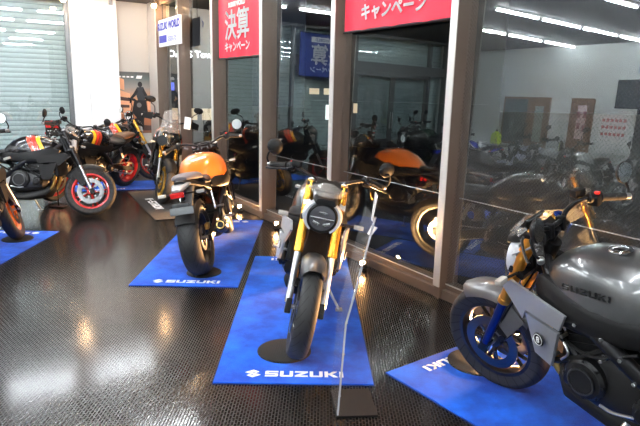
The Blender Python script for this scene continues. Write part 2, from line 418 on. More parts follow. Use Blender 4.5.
# sign hung outside the first pane
sg = thing('hanging_sign', 'white sign with blue lettering hung high inside the leftmost glass pane', 'sign'); sg.matrix_world = ROOM
bm = B(); rbox(bm, -2.79, -1.66, .145, .19, 2.27, 2.71, .006); link('sign_board', bm, mat('sign_white', (.8,.82,.88), .5, emit=(.8,.85,1), es=.02), sg, False)
SB = mat('sign_blue', (.03,.04,.45), .5)
bm = text_bm('SUZUKI WORLD', .165, .006, Matrix.Translation((-2.225, -.1915, 2.54)) @ Matrix.Rotation(R(90),4,'X'), .002, sx=.98)
link('sign_lettering', bm, SB, sg, False)
bm = B(); rbox(bm, -2.75, -2.33, .19, .194, 2.33, 2.45); link('blue_strip', bm, SB, sg, False)
bm = text_bm('おおいた', .11, 0, Matrix.Translation((-2.02, -.1915, 2.34)) @ Matrix.Rotation(R(90),4,'X'), .002)
link('sign_lettering', bm, SB, sg, False)
for xx in (-2.6, -1.85): bm = B(); cyl(bm, (xx,-.167,2.71), (xx,-.167,ZC), .006, 8); link('hanger_rod', bm, DARKM, sg)

# ---------------------------------------------------------------- campaign banners
def m_cloth(n, c):
    m = mat(n, c, .6); t = NT(m); t.bump(t.noise(5, 2), .25, .03); return m
def banner(name, label, M, w, h, cm, lm, header, group=None):
    t = thing(name, label, 'banner'); t.matrix_world = M
    bm = B(); n = 24; pts = []
    for k in range(n+1):
        x = -w/2+w*k/n; pts.append((x, .008*sin(k*.9)))
    V = [[bm.verts.new((x, y+d, z)) for (x, y) in pts] for d in (0, .004) for z in (0, h)]
    for k in range(n):
        a, b, c, d = V
        bm.faces.new((a[k],a[k+1],b[k+1],b[k])); bm.faces.new((c[k],d[k],d[k+1],c[k+1]))
        bm.faces.new((a[k],c[k],c[k+1],a[k+1])); bm.faces.new((b[k],b[k+1],d[k+1],d[k]))
    bm.faces.new((V[0][0],V[1][0],V[3][0],V[2][0])); bm.faces.new((V[0][-1],V[2][-1],V[3][-1],V[1][-1]))
    link('banner_cloth', bm, cm, t)
    F = lambda x, z: Matrix.Translation((x, -.012, z)) @ Matrix.Rotation(R(90), 4, 'X')
    link('headline', text_bm('決算', h*.50, 0, F(0, h*.33), .003, sx=1.0, over=h*.009), lm, t, False)
    link('subline', text_bm('キャンペーン', h*.17, 0, F(.0, h*.11), .003, over=h*.006), lm, t, False)
    if header:
        bm = B(); box(bm, (0, -.011, h*.86), (w*.62, .003, h*.12), bev=.001); link('header_strip', bm, lm, t, False)
        link('header_lettering', text_bm('SUZUKI WORLD', h*.105, .002, Matrix.Translation((0,-.013,h*.825)) @ Matrix.Rotation(R(90),4,'X'), .002), cm, t, False)
    else:
        link('header_lettering', text_bm('SUZUKI WORLD', h*.10, .004, F(0, h*.80), .003, sx=.9), lm, t, False)
    for zb in (h+.008, -.004): bm = B(); cyl(bm, (-w/2-.01,.003,zb), (w/2+.01,.003,zb), .011, 12); link('hanging_bar', bm, DARKM, t)
    for s in (-1, 1): bm = B(); tube(bm, [(s*w*.42,.003,h), (s*w*.42,.003,ZC-M.translation.z)], .003, 6); link('cord', bm, TAG, t)
    return t
RED = m_cloth('red_banner_cloth', (.80,.015,.05)); BLU = m_cloth('blue_banner_cloth', (.008,.035,.28))
WL = mat('white_print', (.9,.9,.9), .6)
banner('campaign_banner', 'red banner with large white characters hung in front of the second glass pane', ROOM @ Matrix.Translation((.31,-.055,2.0)), 1.30, .80, RED, WL, False)
banner('campaign_banner', 'red banner hung above the centre bike pane, only its lower line of characters in view', ROOM @ Matrix.Translation((3.53,-.055,2.13)), 1.42, .86, RED, WL, False)
banner('campaign_banner', 'blue banner with white characters on the entrance glazing, seen mirrored in the glass', ROOM @ Matrix.Translation((-3.72,-3.86,2.0)) @ Matrix.Rotation(R(90),4,'Z'), 1.46, .92, BLU, WL, True)

# ---------------------------------------------------------------- poster on the back wall
po = thing('bike_poster', 'poster of a rider and black motorcycle in a sunset city beside the white column', 'poster')
po.matrix_world = ROOM @ Matrix.Translation((-3.742,-.395,.72)) @ Matrix.Rotation(R(90),4,'Z')   # local x: towards the glass
def m_poster():
    m = mat('poster_print', (.5,.5,.5), .45); t = NT(m); x = t.xyz()
    cr_ = t.add('ShaderNodeValToRGB'); t.l(t.math('DIVIDE', x[2], 1.14), cr_.inputs[0])
    e = cr_.color_ramp.elements; e[0].position = 0; e[0].color = (.20,.07,.03,1); e[1].position = 1; e[1].color = (.03,.06,.07,1)
    for p_, c in ((.3,(.60,.20,.08,1)),(.55,(.85,.38,.18,1)),(.75,(.30,.30,.28,1)),(.9,(.07,.13,.14,1))):
        q = e.new(p_); q.color = c
    n = t.noise(7, 5); t.l(t.mix(t.math('MULTIPLY', n, .5), cr_.outputs[0], (.25,.16,.12)), t.b.inputs['Base Color']); return m
bm = B(); box(bm, (0,0,.57), (.69,.012,1.14)); link('poster_sheet', bm, m_poster(), po, False)
PB = mat('poster_building_print', (.85,.42,.24), .5); PBD = mat('poster_dark_print', (.07,.035,.03), .5); PK = mat('poster_black_print', (.010,.010,.012), .4)
y = -.0065
def pr(name, polys, m, yy=-.0075):
    bm = B()
    for q in polys: prism(bm, q, yy, -.005)
    return link(name, bm, m, po, False)
for q in ([(-.335,.35),(-.10,.40),(-.10,.74),(-.335,.82)], [(.22,.45),(.335,.40),(.335,.66),(.22,.60)], [(-.335,.84),(-.20,.80),(-.20,1.0),(-.335,1.05)]): pr('printed_building', [q], PB)
for q in ([(-.335,.62),(-.10,.60),(-.10,.66),(-.335,.69)], [(-.335,.48),(-.12,.48),(-.12,.53),(-.335,.54)], [(-.335,.05),(.335,.05),(.335,.14),(-.335,.18)]): pr('printed_shadow', [q], PBD, -.0082)
def blob(cx, cz, rx, rz, n=16, s=0.): return [(cx+rx*cos(2*pi*k/n)+s*rz*sin(2*pi*k/n), cz+rz*sin(2*pi*k/n)) for k in range(n)]
pr('printed_rider', [[(.03,.86),(.15,.87),(.20,.74),(.17,.62),(.04,.62),(.01,.74)]], mat('poster_jacket_print', (.03,.032,.04), .45), -.0086)
pr('printed_helmet', [blob(.09,.915,.042,.052)], PK, -.009)
pr('printed_arm', [[(.03,.85),(-.04,.74),(-.10,.665),(-.07,.64),(.0,.70),(.05,.78)]], PK, -.0092)
pr('printed_arm', [[(.15,.85),(.21,.74),(.25,.66),(.22,.63),(.17,.70),(.13,.78)]], PK, -.0092)
pr('printed_motorcycle', [[(-.14,.67),(-.02,.65),(.02,.62),(.16,.62),(.20,.64),(.29,.655),(.29,.63),(.20,.60),(.22,.40),(.15,.30),(.13,.12),(.03,.10),(.0,.30),(-.08,.40),(-.03,.60),(-.14,.64)]], PK, -.0088)
pr('printed_headlight', [blob(.06,.53,.045,.045)], mat('poster_grey_print', (.16,.15,.15), .45), -.0094)
pr('printed_wheel', [blob(.08,.17,.06,.15)], PK, -.0096)
pr('printed_caption', [[(-.30+.075*k,1.035),(-.30+.075*k+.05,1.035),(-.30+.075*k+.05,1.06),(-.30+.075*k,1.06)] for k in range(4)], WL, -.0092)
pr('printed_caption', [[(.02,1.02),(.12,1.02),(.14,1.075),(.04,1.075)]], WL, -.0092)

# ---------------------------------------------------------------- floor display mats
def m_carpet(n, c, c2):
    m = mat(n, c, 1., spec=.1); t = NT(m); nn = t.noise(3.2, 5, rough=.65); cr_ = t.add('ShaderNodeMapRange')
    t.l(nn, cr_.inputs[0]); cr_.inputs[1].default_value = .4; cr_.inputs[2].default_value = .64
    t.l(t.mix(cr_.outputs[0], c, c2), t.b.inputs['Base Color']); t.bump(t.noise(260, 2), .5, .004)
    t.b.inputs['Sheen Weight'].default_value = .15; return m
CB = m_carpet('blue_pile', (.002,.062,.50), (.004,.15,.85)); CK = m_carpet('black_pile', (.004,.004,.0045), (.007,.007,.007))
EDGE = mat('mat_edge', (.004,.02,.12), .8)
WT = mat('white_pile_lettering', (.85,.87,.9), .9)
MW, ML = .8826, 2.452
def dmat(label, corner, ang, length=ML, width=MW, m=CB, word='SUZUKI', both=True, group=None, emblem=True, along=False):
    """corner = near-left corner, ang = direction of the short edge"""
    t = thing('display_mat', label, 'mat', (corner[0], corner[1], 0), ang)
    bm = B(); box(bm, (width/2, length/2, .006), (width, length, .010), bev=.003); link('carpet', bm, m, t, False)
    bm = B(); box(bm, (width/2, length/2, .003), (width+.012, length+.012, .004)); link('backing', bm, EDGE if m == CB else BLACK, t, False)
    if along:
        L = wordmark(word, .11, .10, .016, .003, Matrix.Translation((.13, length*.50, .0105)) @ Matrix.Rotation(R(-90), 4, 'Z')); link('lettering', L, WT, t, False)
        return t
    L = wordmark(word, .062, .074, .010, .003, Matrix.Translation((width/2+(.00), .072, .0105)), emblem); link('lettering', L, WT, t, False)
    if both:
        L = wordmark(word, .062, .074, .010, .003, Matrix.Translation((width/2, length-.072, .0105)) @ Matrix.Rotation(pi, 4, 'Z'), emblem); link('lettering', L, WT, t, False)
    return t
dmat('bright blue display mat under the centre bike with round headlight', (-.5644,2.8588), .0214)
dmat('bright blue display mat under the orange-tanked bike', (-1.5377,4.3999), .0178)
# right mat: its front edge runs from (.40,3.02) towards (.91,3.40)
ua = math.atan2(.38,.51); uu = Vector((cos(ua), sin(ua))); vv = Vector((sin(ua), -cos(ua)))
far = Vector((.40,3.02))+vv*ML
dmat('bright blue display mat under the silver bike in the right foreground', (far.x, far.y), ua, emblem=False)
dmat('bright blue display mat at the left edge under the orange-rimmed wheel', (-3.70,3.62), .02)
rb = R(20); dmat('bright blue display mat at the back, below the poster bike', (-3.42-cos(rb)*1.22+sin(rb)*-.44*-1, 9.12+.0-sin(rb)*1.22-cos(rb)*.44), rb, length=MW, width=ML, both=False, emblem=False)
vb = math.atan2(.458, .889)
vend = Vector((-2.95,8.6))+Vector((.458,-.889))*2.1
dmat('black display mat with white lettering beside the orange bike', (vend.x, vend.y), vb, length=2.1, m=CK, word='V-STROM', along=True)
def pad(label, x, y, r=.135):
    bm = B(); lathe(bm, [(.001,0),(r,0),(r,.006),(r-.006,.010),(.001,.010)], (x,y,.0115), (0,0,1), 48, closed=False)
    m = mat('ribbed_black_pad', (.008,.008,.008), .6); 
    o = link('wheel_pad', bm, m); return tag(o, label, 'pad')
t_ = NT(mat('ribbed_black_pad', (.008,.008,.008), .6)); q_ = t_.xyz()
t_.bump(t_.math('SINE', t_.math('MULTIPLY', t_.math('ADD', q_[0], q_[1]), 420.)), .9, .004)
pad('round ribbed black pad under the centre bike front tyre', -.20, 3.26, .165)
pad('round ribbed black pad under the orange bike rear tyre', -1.0, 4.76, .15)
pad('round ribbed black pad under the right foreground bike front tyre', .965, 3.17, .175)
pad('round ribbed black pad under the orange-rimmed wheel at left', -3.13, 5.72, .15)

# ================================================================= MOTORCYCLES
SA = Vector((-sin(R(25)), 0, cos(R(25)))); SP = Vector((.425, 0, .86))         # steering axis and a point on it
FX, RXc, FR, RR = .735, -.725, .300, .315
def wheel_parts(root, cx, rad, width, rimm, name, M, disc=True, discs=1, spokes=5, hi=True):
    nseg = 64 if hi else 36
    w = width/2; rr = rad-.085
    bm = B()
    prof = []
    for k in range(15):
        a = -1.75+3.5*k/14
        prof.append((rad-.5*w*1.0+.5*w*1.0*cos(a) if False else (rad-w*.62)+w*.62*cos(a), w*sin(a)/sin(pi/2)*(1 if abs(a) < pi/2 else .98)))
    prof = [(rr, -w*.72)] + prof + [(rr, w*.72), (rr+.012, w*.5), (rr+.012, -w*.5)]
    lathe(bm, prof, (0,0,0), (0,1,0), nseg)
    tp = link('tyre', bm, TYRE, None)
    bm = B()
    lathe(bm, [(rr+.004,-w*.74),(rr-.014,-w*.72),(rr-.022,-w*.45),(rr-.028,0),(rr-.022,w*.45),(rr-.014,w*.72),(rr+.004,w*.74),(rr+.010,0)], (0,0,0), (0,1,0), nseg)
    lathe(bm, [(.012,-.045),(.040,-.045),(.046,-.02),(.046,.02),(.040,.045),(.012,.045)], (0,0,0), (0,1,0), 24)
    for k in range(spokes):
        a = 2*pi*k/spokes
        for s in (-.13, .13):
            d = Vector((cos(a+s*1.3),0,sin(a+s*1.3))); d0 = Vector((cos(a+s*.3),0,sin(a+s*.3)))
            tube(bm, [d0*.035, d0*.10, d*(rr-.02)], [.015,.011,.010], 8, False)
    rp = link('rim', bm, rimm, None)
    bm = B()
    for sy in ((-1, 1) if discs == 2 else (-1,)):
        yy = sy*(.062)
        lathe(bm, [(.105 if discs == 2 else .075,yy-.0025),(.155 if discs == 2 else .11,yy-.0025),(.155 if discs == 2 else .11,yy+.0025),(.105 if discs == 2 else .075,yy+.0025)], (0,0,0), (0,1,0), nseg)
        for k in range(7):
            a = 2*pi*k/7; box(bm, (.085*cos(a)*(1 if discs == 2 else .75), yy*.9, .085*sin(a)*(1 if discs == 2 else .75)), (.05,.006,.014), rot=Matrix.Rotation(-a,3,'Y'))
    dp = link('brake_disc', bm, DISC, None)
    bm = B(); cyl(bm, (0,-.10,0), (0,.10,0), .014, 14); cyl(bm, (0,-.115,0), (0,-.10,0), .020, 6); cyl(bm, (0,.10,0), (0,.115,0), .020, 6)
    hub = link('axle', bm, STEEL, None)
    # the wheel is a part; tyre carries it, the rest are its sub-parts
    wm = tp; wm.name = name; wm.parent = root; wm.matrix_local = M @ Matrix.Translation((cx,0,rad))
    for o in (rp, dp, hub): o.parent = wm
    return wm
def xf(bm, M): bm.transform(M); return bm
def motorcycle(name, label, loc, heading, lean=9., steer=0., tank=STRIPED, fork=DARKM, rim=BLKRIM, shroud=BLACK, style='naked', mirrors='bar',
               seatm=SEATM, caliper=DARKM, tailm=BLACK, headring=SILVER, hi=True, group=None, word=True, badge=False, foot=BLACK, fendm=BLACK, lowfork=STEEL, wordm=None):
    root = thing(name, label, 'motorcycle', (loc[0], loc[1], loc[2] if len(loc) > 2 else .012), 0, group)
    root.rotation_euler = (Matrix.Rotation(heading, 4, 'Z') @ Matrix.Rotation(R(-lean), 4, 'X')).to_euler()
    S = Matrix.Translation(SP) @ Matrix.Rotation(steer, 4, SA) @ Matrix.Translation(-SP)
    adv = style == 'adventure'
    L = lambda n, b, m, p=None, sm=True: link(n, b, m, p or root, sm)
    wheel_parts(root, FX, FR, .118, rim, 'front_wheel', S, discs=2, hi=hi)
    wheel_parts(root, RXc, RR, .182, rim, 'rear_wheel', Matrix(), hi=hi)
    # ---- fork
    ax = Vector((FX, 0, FR))
    top = Vector((.385, 0, 1.00)); fwd = Vector((.0, 0, 0))
    d = (ax-top).normalized()                       # fork direction, down
    off = Vector((.035, 0, .016))
    for s in (-1, 1):
        y = Vector((0, s*.105, 0)); a = top+off+y; e = ax+off*.35+y
        bm = B(); Lf = (e-a).length; dd = (e-a).normalized()
        cyl(bm, a, a+dd*.44, .0285, 20, bev=.003); cyl(bm, a+dd*.10, a+dd*.125, .031, 20); cyl(bm, a+dd*.42, a+dd*.455, .0305, 20, bev=.004)
        f = L('fork_tube', xf(bm, S), fork)
        bm = B(); cyl(bm, a+dd*.45, e-dd*.02, .0215, 16); L('fork_slider', xf(bm, S), lowfork, f)
        bm = B(); box(bm, e+Vector((0,s*-.005,.0)), (.055,.036,.09), rot=(Vector((0,1,0)), R(-25)), bev=.008)
        box(bm, e+Vector((-.035,0,.075)), (.03,.02,.09), rot=(Vector((0,1,0)), R(-25)), bev=.004); L('axle_carrier', xf(bm, S), DARKM, f)
        bm = B(); cyl(bm, a-dd*.004, a-dd*.016, .024, 16, bev=.003); cyl(bm, a-dd*.012, a-dd*.024, .012, 6); L('fork_cap', xf(bm, S), BLUEANO if fork is BRONZE else STEEL, f)
        bm = B(); cc = ax+Vector((-.075, s*.078, .105))
        box(bm, cc, (.105,.042,.062), rot=(Vector((0,1,0)), R(-48)), bev=.014)
        cyl(bm, cc+Vector((.02,s*.02,.015)), cc+Vector((.02,s*.028,.015)), .016, 14); cyl(bm, cc+Vector((-.022,s*.02,-.025)), cc+Vector((-.022,s*.028,-.025)), .016, 14)
        L('brake_caliper', xf(bm, S), caliper)
    bm = B()
    for h, th in ((.02, .028), (.235, .04)):
        c = top+d*h+off*.6; box(bm, c, (.085,.262,th), rot=(Vector((0,1,0)), R(-25)), bev=.012)
    cyl(bm, top+d*-.01-Vector((.0,0,0)), top+d*.25, .028, 16); L('triple_clamp', xf(bm, S), DARKM)
    for s in (-1, 1): bm = B(); tube(bm, [(.40,s*.03,.90),(.50,s*.06,.72),(.60,s*.085,.55),(.66,s*.09,.43)], .005, 6); L('brake_hose', xf(bm, S), BLACK)
    # ---- front fender
    bm = B(); rs = []
    a0, a1 = (R(60), R(148)) if not adv else (R(35), R(140))
    n = 16
    for k in range(n+1):
        a = a0+(a1-a0)*k/n; tp_ = min(1., .35+1.6*sin(pi*k/n)); ww = .078*(.75+.25*tp_); r0 = FR+.022
        ring = []
        for yy, dr in ((-1,-.052),(-.92,-.018),(-.55,.012),(0,.02),(.55,.012),(.92,-.018),(1,-.052),(.9,-.050),(.5,.006),(0,.013),(-.5,.006),(-.9,-.050)):
            r_ = r0+dr; ring.append((FX+r_*cos(a), yy*ww, FR+r_*sin(a)))
        rs.append(ring)
    rings(bm, rs)
    for s in (-1, 1):
        slab(bm, [(FX-.13,s*.082,FR+.30),(FX-.22,s*.086,FR+.20),(FX-.10,s*.10,FR+.06),(FX-.03,s*.10,FR+.12)], .006)
    L('front_fender', xf(bm, S), fendm)
    # ---- headlight
    hd = Vector((cos(R(-6)), 0, sin(R(-6)))); hc = Vector((.545, 0, .83))
    if not adv:
        bm = B(); lathe(bm, [(.001,-.085),(.055,-.08),(.085,-.05),(.096,-.01),(.098,.02),(.090,.032),(.085,.022),(.001,.018)], hc, hd, 40, closed=False); h = L('headlight', xf(bm, S), BLACK)
        bm = B(); lathe(bm, [(.001,.026),(.05,.030),(.080,.024),(.084,.016)], hc, hd, 40, closed=False); L('lens', xf(bm, S), LENS, h)
        bm = B(); q = hc+hd*.031
        box(bm, q, (.006,.150,.012), bev=.002); 
        for sy in (-1, 1): box(bm, q+Vector((0,sy*.033,-.034)), (.006,.045,.022), rot=(Vector((1,0,0)), R(sy*18)), bev=.004)
        box(bm, q+Vector((0,0,.036)), (.006,.06,.02), bev=.004); L('lamp_element', xf(bm, S), LENS2, h)
        bm = B()
        for s in (-1, 1):                             # two sculpted half rings around the lamp
            rs = []
            for k in range(15):
                a = R(-52)+R(118)*k/14; cy, cz = cos(a), sin(a); wv = .030*(.55+.45*sin(pi*k/14))
                c0 = hc+hd*.012
                P = lambda rr_, dx: c0+hd*dx+Vector((0, s*cy*rr_, cz*rr_))
                rs.append([P(.096,.012), P(.096+wv*.6,.014), P(.096+wv,-.012), P(.096+wv*.9,-.04), P(.094,-.035)])
            rings(bm, rs)
            slab(bm, [hc+Vector((-.02,s*.09,.075)), hc+Vector((-.02,s*.128,.055)), hc+Vector((-.13,s*.135,.12)), hc+Vector((-.13,s*.105,.13))], .008)
        L('headlight_surround', xf(bm, S), headring, h)
        bm = B(); rs = []
        for k in range(7):                            # small fly screen
            f = k/6; zz = .965+f*.075; xx = .60-f*.075; ww = (.085+.035*sin(f*2.2)) if f < .9 else .085; q = []
            for j in range(9): a = -1+2*j/8; q.append(Vector((xx-.055*a*a, ww*a, zz-(.030*a*a if f > .5 else 0))))
            rs.append(q)
        V = [[bm.verts.new(p) for p in r] for r in rs]; V2 = [[bm.verts.new(p+Vector((-.004,0,-.001))) for p in r] for r in rs]
        for i in range(6):
            for j in range(8):
                bm.faces.new((V[i][j],V[i][j+1],V[i+1][j+1],V[i+1][j])); bm.faces.new((V2[i][j],V2[i+1][j],V2[i+1][j+1],V2[i][j+1]))
        for i in range(6):
            for j in (0, 8): bm.faces.new((V[i][j],V[i+1][j],V2[i+1][j],V2[i][j]))
        for j in range(8):
            for i in (0, 6): bm.faces.new((V[i][j],V[i][j+1],V2[i][j+1],V2[i][j]))
        L('fly_screen', xf(bm, S), SCREEN)
        bm = B(); rings(bm, [sec(.47,.93,1.0,.06,4), sec(.55,.92,.975,.075,4), sec(.59,.91,.95,.06,4)]); L('lamp_bracket', xf(bm, S), BLACK)
    else:
        bm = B(); rings(bm, [sec(.36,.80,1.02,.15,3), sec(.52,.76,1.0,.14,3), sec(.66,.78,.94,.10,3), sec(.78,.80,.87,.045,3), sec(.88,.81,.83,.02,3)]); h = L('front_cowl', bm, tank)
        bm = B(); box(bm, (.67,0,.895), (.05,.10,.11), rot=(Vector((0,1,0)), R(-25)), bev=.02); L('headlight', bm, LENS2, h)
        bm = B(); rs = []
        for k in range(8):
            f = k/7; q = []
            for j in range(9): a = -1+2*j/8; q.append(Vector((.60-f*.16-.06*a*a, (.14-.03*f)*a, .98+f*.30-(.04*a*a*f))))
            rs.append(q)
        V = [[bm.verts.new(p) for p in r] for r in rs]; V2 = [[bm.verts.new(p+Vector((-.004,0,-.002))) for p in r] for r in rs]
        for i in range(7):
            for j in range(8):
                bm.faces.new((V[i][j],V[i][j+1],V[i+1][j+1],V[i+1][j])); bm.faces.new((V2[i][j],V2[i+1][j],V2[i+1][j+1],V2[i][j+1]))
        L('windscreen', bm, SCREEN)
    bm = B(); box(bm, (.50,0,1.015), (.018,.155,.085), rot=(Vector((0,1,0)), R(-40)), bev=.006); db = L('dashboard', xf(bm, S), BLACK)
    bm = B(); box(bm, (.489,0,1.021), (.004,.135,.066), rot=(Vector((0,1,0)), R(-40)), bev=.001); L('display', xf(bm, S), LENS, db)
    # ---- handlebar, grips, levers, mirrors, indicators
    hz = 1.045 if not adv else 1.12
    bar = lambda s: [(.375,s*.05,hz-.02),(.385,s*.12,hz),(.36,s*.20,hz+.025),(.30,s*.28,hz+.02),(.235,s*.375,hz)]
    bm = B(); tube(bm, list(reversed(bar(-1)))+bar(1), .0115, 12)
    for s in (-1, 1): box(bm, (.378,s*.05,hz-.035), (.04,.028,.065), bev=.006)
    hb = L('handlebar', xf(bm, S), DARKM)
    for s in (-1, 1):
        p0 = Vector((.30,s*.28,hz+.02)); p1 = Vector((.235,s*.375,hz)); dv = (p1-p0).normalized()
        bm = B(); tube(bm, [p0, p0+dv*.06, p1], .0175, 14, False); cyl(bm, p0-dv*.004, p0+dv*.002, .023, 16)
        for k in range(5): cyl(bm, p0+dv*(.02+.018*k), p0+dv*(.026+.018*k), .0190, 14)
        g = L('grip', xf(bm, S), GRIP, hb)
        bm = B(); cyl(bm, p1, p1+dv*.028, .015, 16, bev=.004); L('bar_end', xf(bm, S), STEEL, hb)
        bm = B(); q = p0-dv*.04; cyl(bm, q-dv*.028, q+dv*.026, .027, 14, bev=.006); box(bm, q+Vector((-.006,0,-.012)), (.05,.045,.05), bev=.01); sw = L('switch_housing', xf(bm, S), BLACK, hb)
        bm = B(); box(bm, q+Vector((-.018,0,.026)), (.022,.018,.012), bev=.003); L('switch_button', xf(bm, S), REDSW if s < 0 else AMB, sw) if False else link('switch_button', xf(bm, S), REDSW if s < 0 else AMB, hb)
        bm = B(); c1 = q+Vector((.05,0,-.004)); box(bm, c1-Vector((.02,0,0)), (.05,.028,.02), bev=.005)
        tube(bm, [c1, c1+dv*.04+Vector((.022,0,-.006)), c1+dv*.13+Vector((.018,0,-.012)), c1+dv*.19+Vector((.004,0,-.014))], [.007,.0065,.006,.008], 8); L('lever', xf(bm, S), DARKM, hb)
        if s < 0 or adv:
            bm = B(); c2 = q-dv*.04+Vector((.035,0,.022)); box(bm, c2, (.042,.062,.036), rot=(Vector((0,0,1)), R(20*s)), bev=.008); L('fluid_reservoir', xf(bm, S), BLACK, hb)
        if adv:
            bm = B(); slab(bm, [p0+Vector((.10,0,.05)), p1+Vector((.09,s*.03,.04)), p1+Vector((.08,s*.03,-.04)), p0+Vector((.09,0,-.05))], .008); L('hand_guard', xf(bm, S), BLACK)
        # mirror
        if mirrors == 'bar':
            base = p1+dv*.015; mc = base+Vector((.015,s*-.012,.120)); 
            pts = [base, base+Vector((.01,s*.022,.035)), base+Vector((.03,s*.014,.085)), mc+Vector((.018,0,-.035))]
        else:
            base = q+Vector((.02,0,.02)); mc = base+Vector((-.01,s*.10,.19)); pts = [base, base+Vector((.03,s*.03,.10)), mc+Vector((.02,-s*.02,-.05)), mc+Vector((.02,0,0))]
        bm = B(); tube(bm, pts, .006, 8); st = L('mirror', xf(bm, S), BLACK)
        rx_, rz_ = (.052,.052) if mirrors == 'bar' else (.075,.045)
        md = Vector((-1, -s*.18, .10)).normalized(); bm = B()
        vs = lathe(bm, [(.001,-.022),(.6,-.02),(.92,-.008),(1.0,.004),(.97,.008),(.001,.006)], (0,0,0), (0,0,1), 28, closed=False)
        for v in bm.verts: v.co = Vector((v.co.x*rx_, v.co.y*rz_, v.co.z))
        rq = Matrix.Translation(mc) @ md.to_track_quat('Z', 'Y').to_matrix().to_4x4(); bm.transform(rq); L('mirror_shell', xf(bm, S), BLACK, st)
        bm = B(); lathe(bm, [(.001,.0085),(.93,.0085),(.93,.006)], (0,0,0), (0,0,1), 28, closed=False)
        for v in bm.verts: v.co = Vector((v.co.x*rx_, v.co.y*rz_, v.co.z))
        bm.transform(rq); L('mirror_glass', xf(bm, S), MGLASS, st)
        # indicators
        for fr in (1, 0):
            if fr: b0, b1 = Vector((.50,s*.11,.80)), Vector((.52,s*.21,.805)); MM = S
            else: b0, b1 = Vector((-.90,s*.03,.74)), Vector((-.92,s*.13,.745)); MM = Matrix()
            bm = B(); tube(bm, [b0, b1], .007, 8, False); ind = L('indicator', xf(bm, MM), BLACK)
            bm = B(); box(bm, b1+Vector((0,s*.028,0)), (.034,.065,.028), bev=.012); L('indicator_lens', xf(bm, MM), AMB, ind)
    # ---- tank
    bm = B()
    T = [(.385,.86,.90,.035),(.36,.83,.955,.085),(.30,.795,1.005,.145),(.20,.765,1.045,.178),(.08,.75,1.06,.188),(-.04,.755,1.045,.180),(-.14,.77,1.005,.150),(-.22,.785,.945,.112),(-.27,.80,.885,.085)]
    T = [(x, z0-.085, z1-.085, w) for x, z0, z1, w in T]
    if adv: T = [(x, z0, z1+.05, w*1.12) for x, z0, z1, w in T]
    if style == 'orange': T = [(x, z0-.01, z1-.0, w*1.18) for x, z0, z1, w in T]
    rings(bm, [sec(x, z0, z1, w, 2.9, 28) for x, z0, z1, w in [(T[i][0]+(T[i+1][0]-T[i][0])*f, *[T[i][k]+(T[i+1][k]-T[i][k])*f for k in (1,2,3)]) for i in range(len(T)-1) for f in (0,.5)]+[T[-1]]])
    tk = L('fuel_tank', bm, tank)
    zt = T[4][2]; bm = B(); lathe(bm, [(.030,.0),(.047,.0),(.049,.006),(.045,.010),(.032,.010),(.030,.006)], (.07,0,zt-.003), (0.05,0,1), 32); L('filler_ring', bm, CHROME, tk)
    bm = B(); lathe(bm, [(.001,.004),(.030,.004),(.030,-.002)], (.07,0,zt-.003), (.05,0,1), 24, closed=False); box(bm, (.07,0,zt+.002), (.03,.008,.006)); L('filler_cap', bm, DARKM, tk)
    # black lower tank cover on each side + wordmark
    for s in (-1, 1):
        w_ = T[4][3]; bm = B(); K = w_/.188
        rings(bm, [sec(x, z0, z1, hw, 2.6, 16, yc=s*yc*K) for x, z0, z1, hw, yc in ((.40,.70,.80,.012,.10),(.33,.67,.835,.03,.135),(.20,.635,.80,.035,.165),(.05,.63,.775,.034,.172),(-.08,.64,.765,.030,.155),(-.20,.66,.76,.022,.13),(-.27,.68,.74,.010,.105))])
        L('side_cover', bm, BLACK)
        if word:
            wm_ = wordm or STEEL
            Mx = Matrix.Translation((.10, s*(w_*.985+.002), .825)) @ Matrix.Rotation(R(3*s), 4, 'Z') @ (Matrix.Rotation(pi, 4, 'Z') if s > 0 else Matrix()) @ Matrix.Rotation(R(90-s*0), 4, 'X')
            L('tank_lettering', wordmark('SUZUKI', .027, .034, .006, .003, Mx), wm_, tk, False)
    # ---- shrouds / radiator
    bm = B(); box(bm, (.375,0,.60), (.045,.33,.25), rot=(Vector((0,1,0)), R(-14)), bev=.008); rd = L('radiator', bm, DARKM)
    bm = B(); box(bm, (.397,0,.60), (.01,.29,.21), rot=(Vector((0,1,0)), R(-14))); L('radiator_core', bm, RADM, rd)
    for s in (-1, 1):
        bm = B(); y0 = s*.175
        if adv:
            slab(bm, [(.52,s*.15,.88),(.10,s*.20,.86),(-.02,s*.19,.74),(.16,s*.19,.56),(.36,s*.185,.52),(.44,s*.17,.70)], .012)
        else:
            slab(bm, [(.56,s*.160,.72),(.50,s*.170,.765),(.17,s*.226,.715),(.20,s*.222,.635),(.40,s*.190,.650),(.42,s*.186,.60)], .014)
            slab(bm, [(.405,s*.184,.635),(.205,s*.224,.620),(.245,s*.216,.44),(.345,s*.196,.46)], .016)
        sh = L('radiator_shroud', bm, shroud, None, False)
        if badge:
            yb = s*.2215 if s > 0 else -.2215
            bm = B(); lathe(bm, [(.001,.004),(.030,.004),(.032,0),(.001,0)], (.305,s*.2195,.55), (.2,s,0), 28, closed=False); bd = L('round_badge', bm, BLACK, sh)
            Mx = Matrix.Translation((.306, s*.2245, .536)) @ Matrix.Rotation(R(-11*s),4,'Z') @ (Matrix.Rotation(pi, 4, 'Z') if s > 0 else Matrix()) @ Matrix.Rotation(R(90), 4, 'X')
            L('badge_numeral', text_bm('8', .042, .001, Mx, .0015), TAG, sh, False)
            bm = B(); lathe(bm, [(.024,.0035),(.027,.0035),(.027,.0055),(.024,.0055)], (.305,s*.2200,.55), (.2,s,0), 28); L('badge_ring', bm, TAG, sh)
    # ---- frame
    bm = B()
